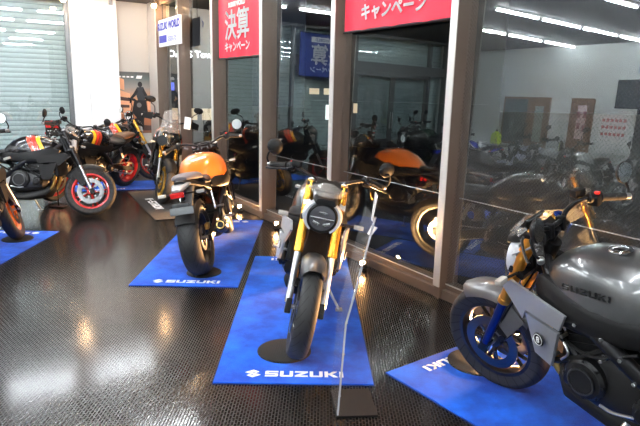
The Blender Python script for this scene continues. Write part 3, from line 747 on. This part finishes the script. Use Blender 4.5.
    for s in (-1, 1):
        tube(bm, [(.41,s*.03,.86),(.26,s*.13,.76),(.02,s*.175,.64),(-.16,s*.155,.50),(-.24,s*.13,.38)], [.03,.03,.034,.034,.03], 10)
        tube(bm, [(.38,s*.04,.80),(.30,s*.12,.62),(.16,s*.15,.50)], .020, 8)
        tube(bm, [(-.10,s*.14,.66),(-.35,s*.12,.70),(-.62,s*.09,.76),(-.84,s*.04,.795)], .014, 8)
        tube(bm, [(-.22,s*.13,.50),(-.42,s*.11,.62),(-.60,s*.09,.745)], .012, 8)
    cyl(bm, (.46,0,.78), (.385,0,.94), .036, 16); L('frame', bm, DARKM)
    # ---- engine
    bm = B(); rings(bm, [sec(.27,.36,.52,.10,4), sec(.22,.31,.56,.155,4), sec(.05,.28,.58,.175,4), sec(-.14,.29,.58,.17,4), sec(-.24,.33,.52,.13,4)])
    box(bm, (.13,0,.64), (.20,.29,.20), rot=(Vector((0,1,0)), R(14)), bev=.014); box(bm, (.165,0,.755), (.22,.31,.07), rot=(Vector((0,1,0)), R(14)), bev=.02)
    for k in range(4): box(bm, (.118+.008*k,0,.575+.035*k), (.215,.302,.008), rot=(Vector((0,1,0)), R(14)))
    box(bm, (.05,0,.265), (.22,.18,.06), bev=.02); en = L('engine', bm, ENG)
    for s, r_, x_, z_ in ((-1,.112,-.03,.44), (1,.095,.10,.43), (1,.06,-.17,.40), (-1,.05,.17,.42)):
        bm = B(); lathe(bm, [(.001,.045),(r_*.55,.045),(r_*.62,.036),(r_*.86,.032),(r_,.016),(r_,-.02),(.001,-.02)], (x_,s*.172,z_), (0,s,0), 32, closed=False)
        for k in range(8): a = 2*pi*k/8; cyl(bm, (x_+r_*.93*cos(a),s*.185,z_+r_*.93*sin(a)), (x_+r_*.93*cos(a),s*.199,z_+r_*.93*sin(a)), .007, 6)
        c_ = L('engine_cover', bm, ENG, en)
        if r_ > .09:
            bm = B(); lathe(bm, [(r_*.58,.0462),(r_*.62,.038),(r_*.66,.038),(r_*.66,.0462)], (x_,s*.172,z_), (0,s,0), 32); L('cover_ring', bm, DISC, en)
    for s in (-1, 1):
        for pts, r_ in (([(.36,s*.13,.52),(.30,s*.17,.44),(.16,s*.18,.50),(.02,s*.17,.60)], .014), ([(.33,s*.15,.72),(.20,s*.19,.68),(.0,s*.18,.72),(-.14,s*.15,.70)], .013), ([(.22,s*.16,.56),(.06,s*.195,.56),(-.12,s*.18,.64)], .007)):
            bm = B(); tube(bm, pts, r_, 8); L('hose', bm, BLACK)
    for x_, s, z_ in ((.20,1,.60),(.02,1,.66),(-.12,1,.52),(.24,1,.49),(-.06,1,.60),(.14,1,.68),(.02,1,.56),(-.2,1,.46),(.20,-1,.60),(-.12,-1,.56),(.24,-1,.50),(.05,-1,.62)):
        if hi: bm = B(); cyl(bm, (x_,s*.165,z_), (x_,s*.206,z_), .0085, 6, bev=.001); L('bolt', bm, STEEL, en)
    bm = B(); tube(bm, [(.20,.19,.57),(.17,.20,.53),(.20,.205,.49)], .006, 6); L('gear_linkage', bm, STEEL)
    # belly pan
    bm = B()
    rings(bm, [sec(.30,.30,.40,.09,3), sec(.24,.22,.36,.13,3), sec(.02,.18,.31,.14,3), sec(-.22,.19,.28,.12,3), sec(-.30,.22,.27,.09,3)]); L('belly_pan', bm, BLACK)
    # exhaust
    bm = B()
    for s in (-1, 1): tube(bm, [(.23,s*.07,.70),(.33,s*.075,.64),(.345,s*.08,.50),(.30,s*.08,.34),(.16,s*.06,.26),(.0,s*.04,.24)], .021, 10)
    L('exhaust_header', bm, BRASS if hi else DARKM)
    bm = B(); tube(bm, [(.02,-.05,.235),(-.15,-.10,.24),(-.28,-.15,.28)], [.03,.034,.045], 12); tube(bm, [(-.24,-.14,.27),(-.36,-.165,.31),(-.52,-.185,.36)], [.045,.06,.048], 16); ex = L('muffler', bm, DARKM)
    bm = B(); q0 = Vector((-.50,-.183,.355)); q1 = Vector((-.545,-.188,.368)); qd = (q1-q0).normalized(); lathe(bm, [(.028,0),(.036,0),(.036,.05),(.028,.05)], q0, qd, 24); L('muffler_tip', bm, BRASS, ex)
    # swingarm, shock, chain
    bm = B()
    for s in (-1, 1):
        vs = rings(bm, [[(x_, s*yc+dy*hw, zc+dz*hh) for dy, dz in ((-1,-1),(1,-1),(1,1),(-1,1))] for x_, yc, zc, hw, hh in ((-.18,.10,.40,.02,.05),(-.34,.125,.385,.018,.042),(-.56,.130,.345,.016,.034),(RXc-.05,.128,RR,.014,.026))])
    box(bm, (-.26,0,.40), (.09,.2,.07), bev=.01); L('swingarm', bm, DARKM)
    bm = B(); cyl(bm, (-.28,.0,.42), (-.16,.0,.70), .016, 12)
    for k in range(9): lathe(bm, [(.028,-.005),(.038,0),(.028,.005)], Vector((-.27,0,.45))+Vector((.10,0,.23))*(k/8), (.4,0,.9), 16)
    L('shock_absorber', bm, REDSW if adv else DARKM)
    bm = B(); lathe(bm, [(.07,-.003),(.105,-.003),(.105,.003),(.07,.003)], (RXc,.098,RR), (0,1,0), 32)
    for dz, de in ((.10,.035), (-.10,-.035)): tube(bm, [(RXc,.098,RR+dz), (-.17,.098,.40+de)], .006, 6, False)
    L('chain', bm, STEEL)
    bm = B()
    box(bm, (RXc+.05,-.10,RR+.085), (.08,.035,.05), bev=.01); L('brake_caliper', bm, caliper)
    # hugger
    bm = B(); rs = []
    for k in range(9):
        a = R(50)+R(95)*k/8; r0 = RR+.018; 
        rs.append([(RXc-r_*cos(a)*-1*-1 if False else RXc+r_*cos(a), yy*.10, RR+r_*sin(a)) for yy, r_ in ((-1,r0-.04),(-.8,r0),(0,r0+.014),(.8,r0),(1,r0-.04),(.75,r0-.006),(0,r0+.006),(-.75,r0-.006))])
    rings(bm, rs); L('rear_hugger', bm, BLACK)
    # seat + tail
    bm = B(); rings(bm, [sec(x, z0, z1, w, 3., 20) for x, z0, z1, w in ((-.17,0.740,0.795,.085),(-.24,0.735,0.805,.12),(-.36,0.730,0.790,.145),(-.48,0.740,0.795,.145),(-.53,0.750,0.825,.13))])
    L('rider_seat', bm, SEATM)
    bm = B(); rings(bm, [sec(x, z0, z1, w, 3., 20) for x, z0, z1, w in ((-.51,0.780,0.850,.11),(-.58,0.800,0.875,.125),(-.70,0.820,0.880,.115),(-.82,0.835,0.880,.08),(-.85,0.840,0.870,.05))])
    L('pillion_seat', bm, seatm)
    bm = B(); rings(bm, [sec(x, z0, z1, w, 3., 20) for x, z0, z1, w in ((-.22,0.610,0.740,.11),(-.34,0.640,0.745,.135),(-.52,0.700,0.790,.125),(-.70,0.750,0.825,.10),(-.86,0.795,0.850,.06),(-.93,0.815,0.845,.04))])
    L('tail_cowl', bm, tailm)
    bm = B(); rings(bm, [[(-.88,-.05,.788),(-.88,.05,.788),(-.88,.045,.818),(-.88,-.045,.818)], [(-.945,-.048,.785),(-.945,.048,.785),(-.945,.042,.818),(-.945,-.042,.818)]]); L('tail_lamp', bm, REDL)
    bm = B(); slab(bm, [(-.80,-.035,.78),(-.86,-.032,.78),(-1.0,-.028,.65),(-.99,-.028,.61)], -.056 if False else .056); 
    box(bm, (-1.0,0,.665), (.02,.14,.03), bev=.005); fr_ = L('plate_bracket', bm, PLATE if style == 'orange' else BLACK)
    bm = B(); box(bm, (-1.015,0,.62), (.006,.19,.06), rot=(Vector((0,1,0)), R(18)), bev=.004); L('plate_holder', bm, PLATE if style == 'orange' else BLACK, fr_)
    if style == 'orange':
        bm = B(); rings(bm, [sec(x, z0, z1, w, 3., 16) for x, z0, z1, w in ((-.78,.80,.825,.07),(-.90,.79,.83,.075),(-1.02,.775,.81,.05),(-1.06,.78,.80,.03))]); L('rear_rack', bm, SILVER)
        bm = B(); box(bm, (-1.055,0,.755), (.03,.11,.045), bev=.01); L('reflector', bm, REDL)
    # footpegs, stand
    for s in (-1, 1):
        bm = B(); cyl(bm, (-.20,s*.16,.37), (-.22,s*.27,.385), .012, 10, bev=.002); slab(bm, [(-.14,s*.165,.50),(-.24,s*.165,.44),(-.26,s*.17,.36),(-.18,s*.17,.33)], .010); fp = L('footpeg', bm, STEEL)
        bm = B(); cyl(bm, (-.46,s*.15,.52), (-.47,s*.24,.53), .010, 10, bev=.002); slab(bm, [(-.40,s*.13,.66),(-.44,s*.14,.67),(-.49,s*.155,.51),(-.45,s*.155,.50)], .010); L('pillion_peg', bm, STEEL)
        bm = B(); tube(bm, [(-.14,s*.18,.36),(-.04,s*.20,.345),(.02,s*.20,.35)], .007, 8); L('foot_lever', bm, STEEL)
    bm = B(); k_ = math.tan(R(lean)); yf = .30; zf = yf*k_+.004
    tube(bm, [(-.06,.13,.27),(-.03,.21,.17),(.0,yf,zf)], [.014,.011,.010], 10); box(bm, (.0,yf,zf+.004), (.06,.05,.008), rot=(Vector((1,0,0)), R(-lean)), bev=.002) if False else box(bm, (.0,yf,zf-.002), (.06,.05,.010), rot=(Vector((1,0,0)), R(lean)), bev=.002)
    L('side_stand', bm, STEEL)
    return root
def dirv(deg): return Vector((cos(R(deg)), sin(R(deg))))
def place_front(c, deg): q = Vector(c)-dirv(deg)*FX; return (q.x, q.y)
def place_rear(c, deg): q = Vector(c)-dirv(deg)*RXc; return (q.x, q.y)

m3 = motorcycle('naked_motorcycle', 'black naked bike with gold forks and round headlight facing the camera at centre', place_front((-.135,3.22), -88.8), R(-88.8), 10.5, R(1),
                tank=tank_mat('dark_silver_tank_paint', (.05,.052,.055), metal=.6, rough=.3), fork=GOLD, rim=BLKRIM, shroud=WHITEP, badge=True, fendm=MSILVER, wordm=GLOSSBLK, headring=mat('pale_silver_paint', (.62,.63,.66), .3, .2, coat=.5))
m2 = motorcycle('naked_motorcycle', 'orange-tanked naked bike seen from behind with black seat and tail', place_rear((-1.0,4.74), 91), R(91), 10, R(8),
                tank=tank_mat('orange_tank_paint', (.78,.20,.015), metal=.1, rough=.28), fork=DARKM, rim=BLKRIM, shroud=BLACK, style='orange', seatm=SEATG, headring=BLACK, word=False, caliper=BRASS)
m4 = motorcycle('naked_motorcycle', 'matte silver naked bike with bronze forks in the right foreground', place_front((1.03,2.92), 122), R(122), 10, R(9),
                tank=tank_mat('matte_silver_tank_paint', (.12,.122,.125), metal=.75, rough=.34), fork=BRONZE, rim=BLKRIM, shroud=SILVER, badge=True, fendm=mat('fender_silver', (.13,.13,.135), .35, .4, coat=.5), lowfork=BLUEANO, headring=WHITEP, wordm=GLOSSBLK)
m1 = motorcycle('naked_motorcycle', 'black naked bike with striped tank and red rims, side on at left', place_front((-2.84,6.90), 3), R(3), 8, R(18), rim=REDRIM, word=False)
m1c = motorcycle('naked_motorcycle', 'black striped bike behind the left side-on one, half hidden and facing away from the poster', (-3.45,8.45), R(250), 9, R(5), rim=REDRIM, word=False, hi=False, seatm=mat('brown_seat', (.12,.06,.03), .6))
m1b = motorcycle('naked_motorcycle', 'black striped bike standing before the poster with a white price tag', (-3.62,9.62), R(18), 9, R(15), rim=REDRIM, fork=BRONZE, mirrors='stalk', word=False, hi=False)
m0 = motorcycle('naked_motorcycle', 'black bike cut by the left edge, its wheel rim orange', place_front((-3.13,5.72), 96), R(96), 12, R(16), rim=ORRIM, tank=GLOSSBLK, word=False, hi=False)
m2b = motorcycle('adventure_motorcycle', 'black adventure bike with clear windscreen and gold wheels behind the orange bike', place_front((-2.2,7.75), -73.4), R(-73.4), 9, R(12),
                 tank=tank_mat('black_adventure_paint', (.008,.008,.009), ((.8,.08,.02),)), fork=GOLD, rim=GOLDRIM, style='adventure', mirrors='stalk', word=False, hi=False)
# workshop bikes: seen only as reflections in the glass
shop = [('blue', (.01,.03,.5), -1.15, 6.0, 95), ('white', (.6,.62,.65), -.25, 5.0, 75), ('grey', (.25,.27,.28), .6, 6.4, 95), ('white and blue', (.35,.4,.55), -.2, 6.9, 110), ('black', (.01,.01,.01), -2.1, 5.4, 80), ('dark green', (.02,.05,.03), -2.9, 6.4, 80), ('pale silver', (.4,.42,.42), 1.4, 6.2, 85), ('pale panelled', (.3,.3,.3), 2.3, 6.9, 100)]
proto = None
for i, (cn, c, a, b, dg) in enumerate(shop):
    p = W(a, b); hdg = ANG+R(dg)
    lab = '%s motorcycle in the workshop, reflected in the glass %s' % (cn, ['left of the posters','beneath the wooden door','below the notice board','below the poster board','nearest the entrance doors','by the workshop window','at the far right','furthest right against the wall'][i])
    tm = tank_mat('workshop_paint_%s' % cn.replace(' ', '_'), c, rough=.25)
    if proto is None:
        proto = motorcycle('naked_motorcycle', lab, (p.x, p.y, 0), hdg, 8, R(20), tank=tm, mirrors='stalk', word=False, hi=False, tailm=tm, fendm=tm, shroud=tm, group='bikes parked in the workshop'); o = proto
    else:
        o = copy_tree(proto); o['label'] = lab
        o.location = (p.x, p.y, 0); o.rotation_euler = (Matrix.Rotation(hdg, 4, 'Z') @ Matrix.Rotation(R(-8), 4, 'X')).to_euler()
        for ch in o.children:
            if ch.name.split('.')[0] in ('fuel_tank', 'tail_cowl', 'front_fender', 'radiator_shroud'):
                ch.material_slots[0].link = 'OBJECT'; ch.material_slots[0].material = tm

# ================================================================= small things in the showroom
# red and black price board behind the left bike
t = thing('price_board', 'small black board with red panel standing behind the left side-on bike', 'sign', (-3.47,7.40,0), R(-8))
bm = B(); box(bm, (0,0,1.04), (.20,.012,.20), bev=.002); link('board', bm, BLACK, t, False)
bm = B(); box(bm, (0,-.008,1.085), (.18,.004,.08)); link('red_panel', bm, mat('red_print', (.6,.01,.01), .5), t, False)
bm = B()
for k in range(3): box(bm, (-.055+.055*k,-.0105,1.085), (.034,.002,.006)); box(bm, (-.055+.055*k,-.0105,1.10), (.034,.002,.006)); box(bm, (-.055+.055*k,-.0105,1.085), (.006,.002,.05))
link('printed_strokes', bm, BLACK, t, False)
bm = B()
for k in range(5): box(bm, (-.06+.03*k,-.008,1.005), (.018,.003,.010))
for k in range(4): box(bm, (-.04+.027*k,-.008,.975), (.016,.003,.008))
link('white_strokes', bm, WL, t, False)
bm = B(); tube(bm, [(0,.012,.9),(0,.012,.02)], .008, 8, False); box(bm, (0,.01,.012), (.2,.14,.014), bev=.004); link('stand_pole', bm, DARKM, t)
# round 8 plate before the poster
t = thing('round_plate', 'round black plate with white numeral eight before the poster', 'sign', (-3.42,10.22,0), R(-20))
bm = B(); lathe(bm, [(.001,-.006),(.092,-.006),(.092,.006),(.001,.006)], (0,0,1.08), (0,1,0), 40, closed=False); link('disc', bm, BLACK, t)
bm = B(); lathe(bm, [(.078,-.009),(.086,-.009),(.086,-.005),(.078,-.005)], (0,0,1.08), (0,1,0), 40); link('ring', bm, WL, t)
link('numeral', text_bm('8', .17, .008, Matrix.Translation((0,-.0062,1.022)) @ Matrix.Rotation(R(90),4,'X'), .003), WL, t, False)
bm = B(); tube(bm, [(0,.012,1.05),(0,.012,.03)], .007, 8, False); box(bm, (0,.01,.018), (.2,.16,.014), bev=.004); link('stand_pole', bm, DARKM, t)
# price tag board leaning at the poster bike
bm = B(); box(bm, (0,0,0), (.11,.008,.30), bev=.002); o = link('price_tag', bm, TAG, smooth=False)
o.matrix_world = Matrix.Translation((-3.42,8.98,.75)) @ Matrix.Rotation(R(-15),4,'Z') @ Matrix.Rotation(R(16),4,'Y'); tag(o, 'long white price tag tilted in front of the poster bike', 'price tag')
bm = B(); box(bm, (0,0,0), (.10,.006,.16), bev=.002); o = link('price_tag', bm, TAG, smooth=False)
o.matrix_world = Matrix.Translation((-1.78,7.62,1.13)) @ Matrix.Rotation(R(-20),4,'Z') @ Matrix.Rotation(R(8),4,'Y'); tag(o, 'small white price card clipped to the adventure bike windscreen', 'price tag')

# clear acrylic sign stand beside the centre bike
ACR = mat('clear_acrylic', (.9,.93,.95), .05, alpha=.06, coat=1); ACE = mat('acrylic_polished_edge', (.55,.58,.66), .15, alpha=.75, coat=1)
t = thing('acrylic_sign_stand', 'clear acrylic sign stand on a black square base right of the centre bike', 'sign stand', (.195,2.69,0), R(6))
bm = B(); box(bm, (.0,.0,.006), (.21,.26,.012), bev=.002); link('base_plate', bm, BLACK, t, False)
F = lambda x, y, z: Vector((x, y, z))
xs = [(-.10,.02),(-.075,.50),(-.045,.62),(.045,1.02)]
bm = B()
rings(bm, [[(x, -.13, z),(x+.004, -.13, z),(x+.004, .13, z),(x, .13, z)] for x, z in xs]); link('acrylic_sheet', bm, ACR, t, False)
bm = B()
for s in (-1,):
    rings(bm, [[(x-.003, s*.135, z),(x+.006, s*.135, z),(x+.006, s*.125, z),(x-.003, s*.125, z)] for x, z in xs])
link('sheet_edge', bm, ACE, t, False)
bm = B(); slab(bm, [(.035,-.13,1.0),(.055,-.13,1.12),(.055,-.075,1.13),(.04,-.08,1.0)], .003); slab(bm, [(.03,-.13,.93),(.06,-.13,.97),(.05,-.05,.96),(.03,-.05,.92)], .004); link('card_holder', bm, mat('frosted_holder', (.8,.82,.85), .3, alpha=.7), t, False)
for z in (.12,.34,.50,.66,.80):
    x_ = -.10+.055*z if z < .55 else -.06+(z-.55)*.23
    bm = B(); cyl(bm, (x_-.006,-.128,z), (x_+.008,-.128,z), .006, 10); link('stud', bm, CHROME, t)

# warm floor lamps along the foot of the glass, with their cable
WARM = mat('warm_lamp_face', (1,.8,.5), .4, emit=(1,.50,.18), es=70.)
lampspots = [(-1.4,.22),(.67,.19),(1.75,.20),(3.49,.22),(5.2,.20),(6.5,.2)]
labs = ['at the back behind the adventure bike','by the orange bike front wheel','left of the second post','right of the centre bike','beside the right foreground bike','at the far right along the glass']
lp = None
for i, (a, b) in enumerate(lampspots):
    p = W(a, b, 0)
    if lp is None:
        lp = thing('floor_lamp', '', 'lamp', p, ANG+R(180))     # local y points into the room
        bm = B(); lathe(bm, [(.001,0),(.035,0),(.035,.008),(.030,.012),(.001,.012)], (0,0,.0005), (0,0,1), 24, closed=False); tube(bm, [(0,0,.01),(0,-.01,.03),(0,0,.045)], .006, 8); link('lamp_base', bm, BLACK, lp)
        bm = B(); dz = Vector((0,.6,.8)).normalized(); lathe(bm, [(.001,-.05),(.018,-.05),(.028,-.02),(.030,.012),(.026,.012),(.024,-.01),(.001,-.012)], (0,0,.065), dz, 24, closed=False); link('lamp_head', bm, STEEL, lp)
        bm = B(); bmesh.ops.create_uvsphere(bm, u_segments=16, v_segments=10, radius=.024, matrix=Matrix.Translation(Vector((0,0,.065))+dz*.012)); link('bulb', bm, WARM, lp); o = lp
    else:
        o = copy_tree(lp); o.location = p
    o['label'] = 'small glowing floor lamp '+labs[i]; o['group'] = 'floor lamps along the glass'
    ld = bpy.data.lights.new('floor_lamp_light', 'SPOT'); ld.energy = [30,75,55,55,50,25][i]; ld.color = (1,.52,.20); ld.spot_size = R(115); ld.spot_blend = .7; ld.shadow_soft_size = .03
    lo = bpy.data.objects.new('lamp_light', ld); COL.objects.link(lo); lo.parent = o; lo.location = (0,.055,.10)
    lo.rotation_euler = Vector((0,-.75,-.66)).normalized().to_track_quat('Z','Y').to_euler()
bm = B(); pts = []
a = -1.4
while a < 6.2: pts.append(W(a, .115+.008*sin(a*5.1)+.005*sin(a*11), .006)); a += .15
tube(bm, pts, .004, 6, k=2); o = link('lamp_cable', bm, BLACK); tag(o, 'thin black cable linking the floor lamps along the glass', 'cable')

# track spot lamps hanging from the ceiling
SPOTS = [(-1.11,0.3,'above the orange bike mat'), (-3.3,1.64,'above the pale shutter'), (-3.0,.22,'above the left glass pane')]
for a, b, l in SPOTS:
    p = W(a, b, ZC); t = thing('ceiling_spot', 'small warm ceiling spot lamp '+l, 'lamp', p)
    bm = B(); cyl(bm, (0,0,0), (0,0,-.03), .03, 16); cyl(bm, (0,0,-.03), (0,0,-.06), .006, 8); link('mount', bm, BLACK, t)
    bm = B(); cyl(bm, (0,0,-.03), (.03,-.02,-.11), .028, 16, .038); link('lamp_can', bm, STEEL, t)
    bm = B(); bmesh.ops.create_uvsphere(bm, u_segments=16, v_segments=10, radius=.040, matrix=Matrix.Translation((.033,-.022,-.125))); link('bulb', bm, mat('spot_face', (1,.85,.6), .4, emit=(1,.60,.28), es=70), t)
# warm spots lighting the bikes from the track above the aisle
for i, (a, b, ta, tb, e) in enumerate([(2.0,.9,2.7,1.4,32),(4.0,.5,4.6,1.5,16),(-1.2,1.2,-.6,1.3,30),(-3.1,.9,-2.7,1.5,20)]):
    p = W(a, b, ZC-.2); ld = bpy.data.lights.new('track_spot_light', 'SPOT'); ld.energy = e; ld.color = (1,.62,.32); ld.spot_size = R(60); ld.spot_blend = .6; ld.shadow_soft_size = .04
    t = thing('ceiling_spot', ['warm ceiling spot lamp above the orange bike','warm ceiling spot lamp above the centre bike','warm ceiling spot lamp above the adventure bike','warm ceiling spot lamp above the poster bike'][i], 'lamp', W(a,b,ZC))
    bm = B(); cyl(bm, (0,0,0), (0,0,-.03), .03, 16); cyl(bm, (0,0,-.03), (0,0,-.08), .006, 8); link('mount', bm, BLACK, t)
    bm = B(); lathe(bm, [(.001,-.06),(.026,-.06),(.036,-.16),(.032,-.16),(.024,-.09),(.001,-.09)], (0,0,0), (0,0,1), 16, closed=False); link('lamp_can', bm, STEEL, t)
    lo = bpy.data.objects.new('lamp_light', ld); COL.objects.link(lo); lo.location = p
    lo.rotation_euler = (p-W(ta,tb,.6)).normalized().to_track_quat('Z','Y').to_euler()

# fluorescent tubes
TUBE = mat('fluorescent_tube', (1,1,1), .4, emit=(.90,.96,1), es=28.)
rows = [(a, .75+1.25*k) for a in (-1.8,.4,3.55,6.5,9.6) for k in range(2)] + [(a, 3.7+1.08*k) for a in (-.45,1.15,2.75,4.35,5.95,7.55) for k in range(4)]
pt = None
for a, b in rows:
    if pt is None:
        pt = thing('ceiling_tube_light', 'white fluorescent tube light on the ceiling, seen as a bright line reflected in the glass', 'ceiling light', W(a, b, ZC), ANG, 'fluorescent ceiling tubes')
        bm = B(); box(bm, (0,-.5,-.012), (.07,1.0,.024), bev=.004); link('housing', bm, mat('white_enamel', (.7,.7,.7), .4), pt, False)
        bm = B(); cyl(bm, (0,-.02,-.045), (0,-.98,-.045), .017, 12); link('tube', bm, TUBE, pt)
        bm = B()
        for y_ in (-.01,-.99): box(bm, (0,y_,-.035), (.03,.02,.04), bev=.004)
        link('tube_socket', bm, mat('white_enamel'), pt, False)
    else:
        o = copy_tree(pt); o.location = W(a, b, ZC)

# ================================================================= workshop wall things (seen in the reflection)
WOOD = m_wall('brown_wood', (.22,.11,.045), .5, 12)
def wallrect(name, label, cat, a0, a1, z0, z1, m, th=.03, fr=None):
    t = thing(name, label, cat); t.matrix_world = ROOM
    bm = B(); rbox(bm, a0, a1, BX-th-.002, BX-.002, z0, z1, .004); link('panel', bm, m, t, False)
    return t
# window with wooden frame
wf = B(); rbox(wf, -2.16, -1.42, BX-.05, BX, .9, 2.0); 
for o in (rlink('window_30', wf, WOOD),): struct(o); bm = B(); rbox(bm, -2.11, -1.46, BX-.055, BX-.045, .95, 1.95); rlink('window_pane', bm, mat('dim_office_glass', (.10,.13,.12), .2), o)
for i, (a0, a1) in enumerate([(-1.42,-.87),(-.34,.19)]):
    bm = B(); rbox(bm, a0, a1, BX-.05, BX, 0, 2.0, .004); d_ = struct(rlink('door_%d'%(i+3), bm, WOOD))
    bm = B(); rbox(bm, a0+.18, a1-.14, BX-.056, BX-.048, 1.0 if not i else 1.15, 1.8 if not i else 1.85); rlink('door_pane' if not i else 'poster', bm, mat('pale_pane', (.35,.40,.38), .3) if not i else mat('pink_poster', (.75,.55,.58), .6), d_)
    bm = B(); cyl(bm, (a1-.06,-(BX-.09),.95), (a1-.06,-(BX-.05),.95), .02, 12); rlink('door_handle', bm, STEEL, d_)
    if i:
        bm = B()
        for px_, pz in ((-.12,1.65),(.02,1.66),(-.10,1.42),(.03,1.38)): box(bm, (px_,-(BX-.058),pz), (.07,.004,.13))
        rlink('poster_print', bm, mat('dark_red_print', (.35,.05,.08), .6), d_)
t = wallrect('notice_board', 'white notice board with red writing on the workshop wall, reflected in the glass', 'notice board', .36, 1.0, .9, 1.80, mat('notice_white', (.8,.82,.82), .5))
bm = B()
for r_ in range(3):
    for k in range(6): rbox(bm, .42+.09*k, .42+.09*k+.06, BX-.036, BX-.032, 1.55-.14*r_, 1.61-.14*r_)
link('red_writing', bm, mat('red_print'), t, False)
bm = B(); rbox(bm, .62, 3.6, BX-.02, BX, 1.82, 2.38); struct(rlink('trim_40', bm, mat('opening_shade_paint', (.02,.025,.028), .8)))  # flat dark sheet on the wall, painting the shade inside the opening
bm = B(); rbox(bm, 1.1, 3.6, BX-.02, BX, 0, 1.82); struct(rlink('trim_41', bm, mat('opening_shade_paint')))  # lower sheet of the same painted shade
t = wallrect('wall_sign', 'pale blue sign on the workshop wall above the dark opening, reflected in the glass', 'sign', 1.0, 1.9, 2.5, 2.98, mat('pale_blue_sign', (.35,.42,.6), .5))
# bright yellow container and bench
t = thing('work_bench', 'grey workshop bench under the window, seen reflected in the glass', 'bench', W(-1.6,7.4,0), ANG)
bm = B(); box(bm, (0,0,.86), (1.3,.5,.04), bev=.005); link('bench_top', bm, mat('bench_grey', (.25,.27,.27), .5), t, False)
for sx in (-1,1):
    for sy in (-1,1): bm = B(); box(bm, (sx*.6,sy*.2,.42), (.05,.05,.84), bev=.004); link('leg', bm, DARKM, t, False)
t = thing('oil_jug', 'yellow-green jug standing on the workshop bench, reflected in the glass', 'jug', W(-1.75,7.35,.88), ANG)
bm = B(); rings(bm, [sec(-.10,0,.24,.07,3), sec(.0,0,.30,.09,3), sec(.10,0,.24,.07,3)]); link('body', bm, mat('lime_plastic', (.55,.75,.02), .4), t)
bm = B(); cyl(bm, (0,0,.29), (0,0,.34), .03, 14); link('cap', bm, BLACK, t)

# ================================================================= camera, world, view
cam = bpy.data.cameras.new('camera'); co = bpy.data.objects.new('camera', cam); COL.objects.link(co); SC.camera = co
cam.sensor_width = 36; cam.lens = 570.4735/640*36; cam.clip_start = .05; cam.clip_end = 400
p_, r_ = R(12.00994), R(1.35060)
fw = Vector((0, cos(p_), -sin(p_))); rt = Vector((1,0,0)); up = rt.cross(fw)
rt2 = rt*cos(r_)+up*sin(r_); up2 = up*cos(r_)-rt*sin(r_)
co.matrix_world = Matrix.Translation((0,0,1.58)) @ Matrix(((rt2.x,up2.x,-fw.x,0),(rt2.y,up2.y,-fw.y,0),(rt2.z,up2.z,-fw.z,0),(0,0,0,1)))
w = bpy.data.worlds.new('night'); SC.world = w; w.use_nodes = True
w.node_tree.nodes['Background'].inputs[0].default_value = (.10,.14,.22,1); w.node_tree.nodes['Background'].inputs[1].default_value = .02
vs = SC.view_settings; vs.view_transform = 'Standard'; vs.look = 'None'; vs.exposure = 2.5; vs.gamma = 1.; vs.use_curve_mapping = False
SC.cycles.use_denoising = True
SC.cycles.max_bounces = 10; SC.cycles.transparent_max_bounces = 16; SC.cycles.sample_clamp_indirect = 0
SC.cycles.caustics_reflective = False; SC.cycles.caustics_refractive = False
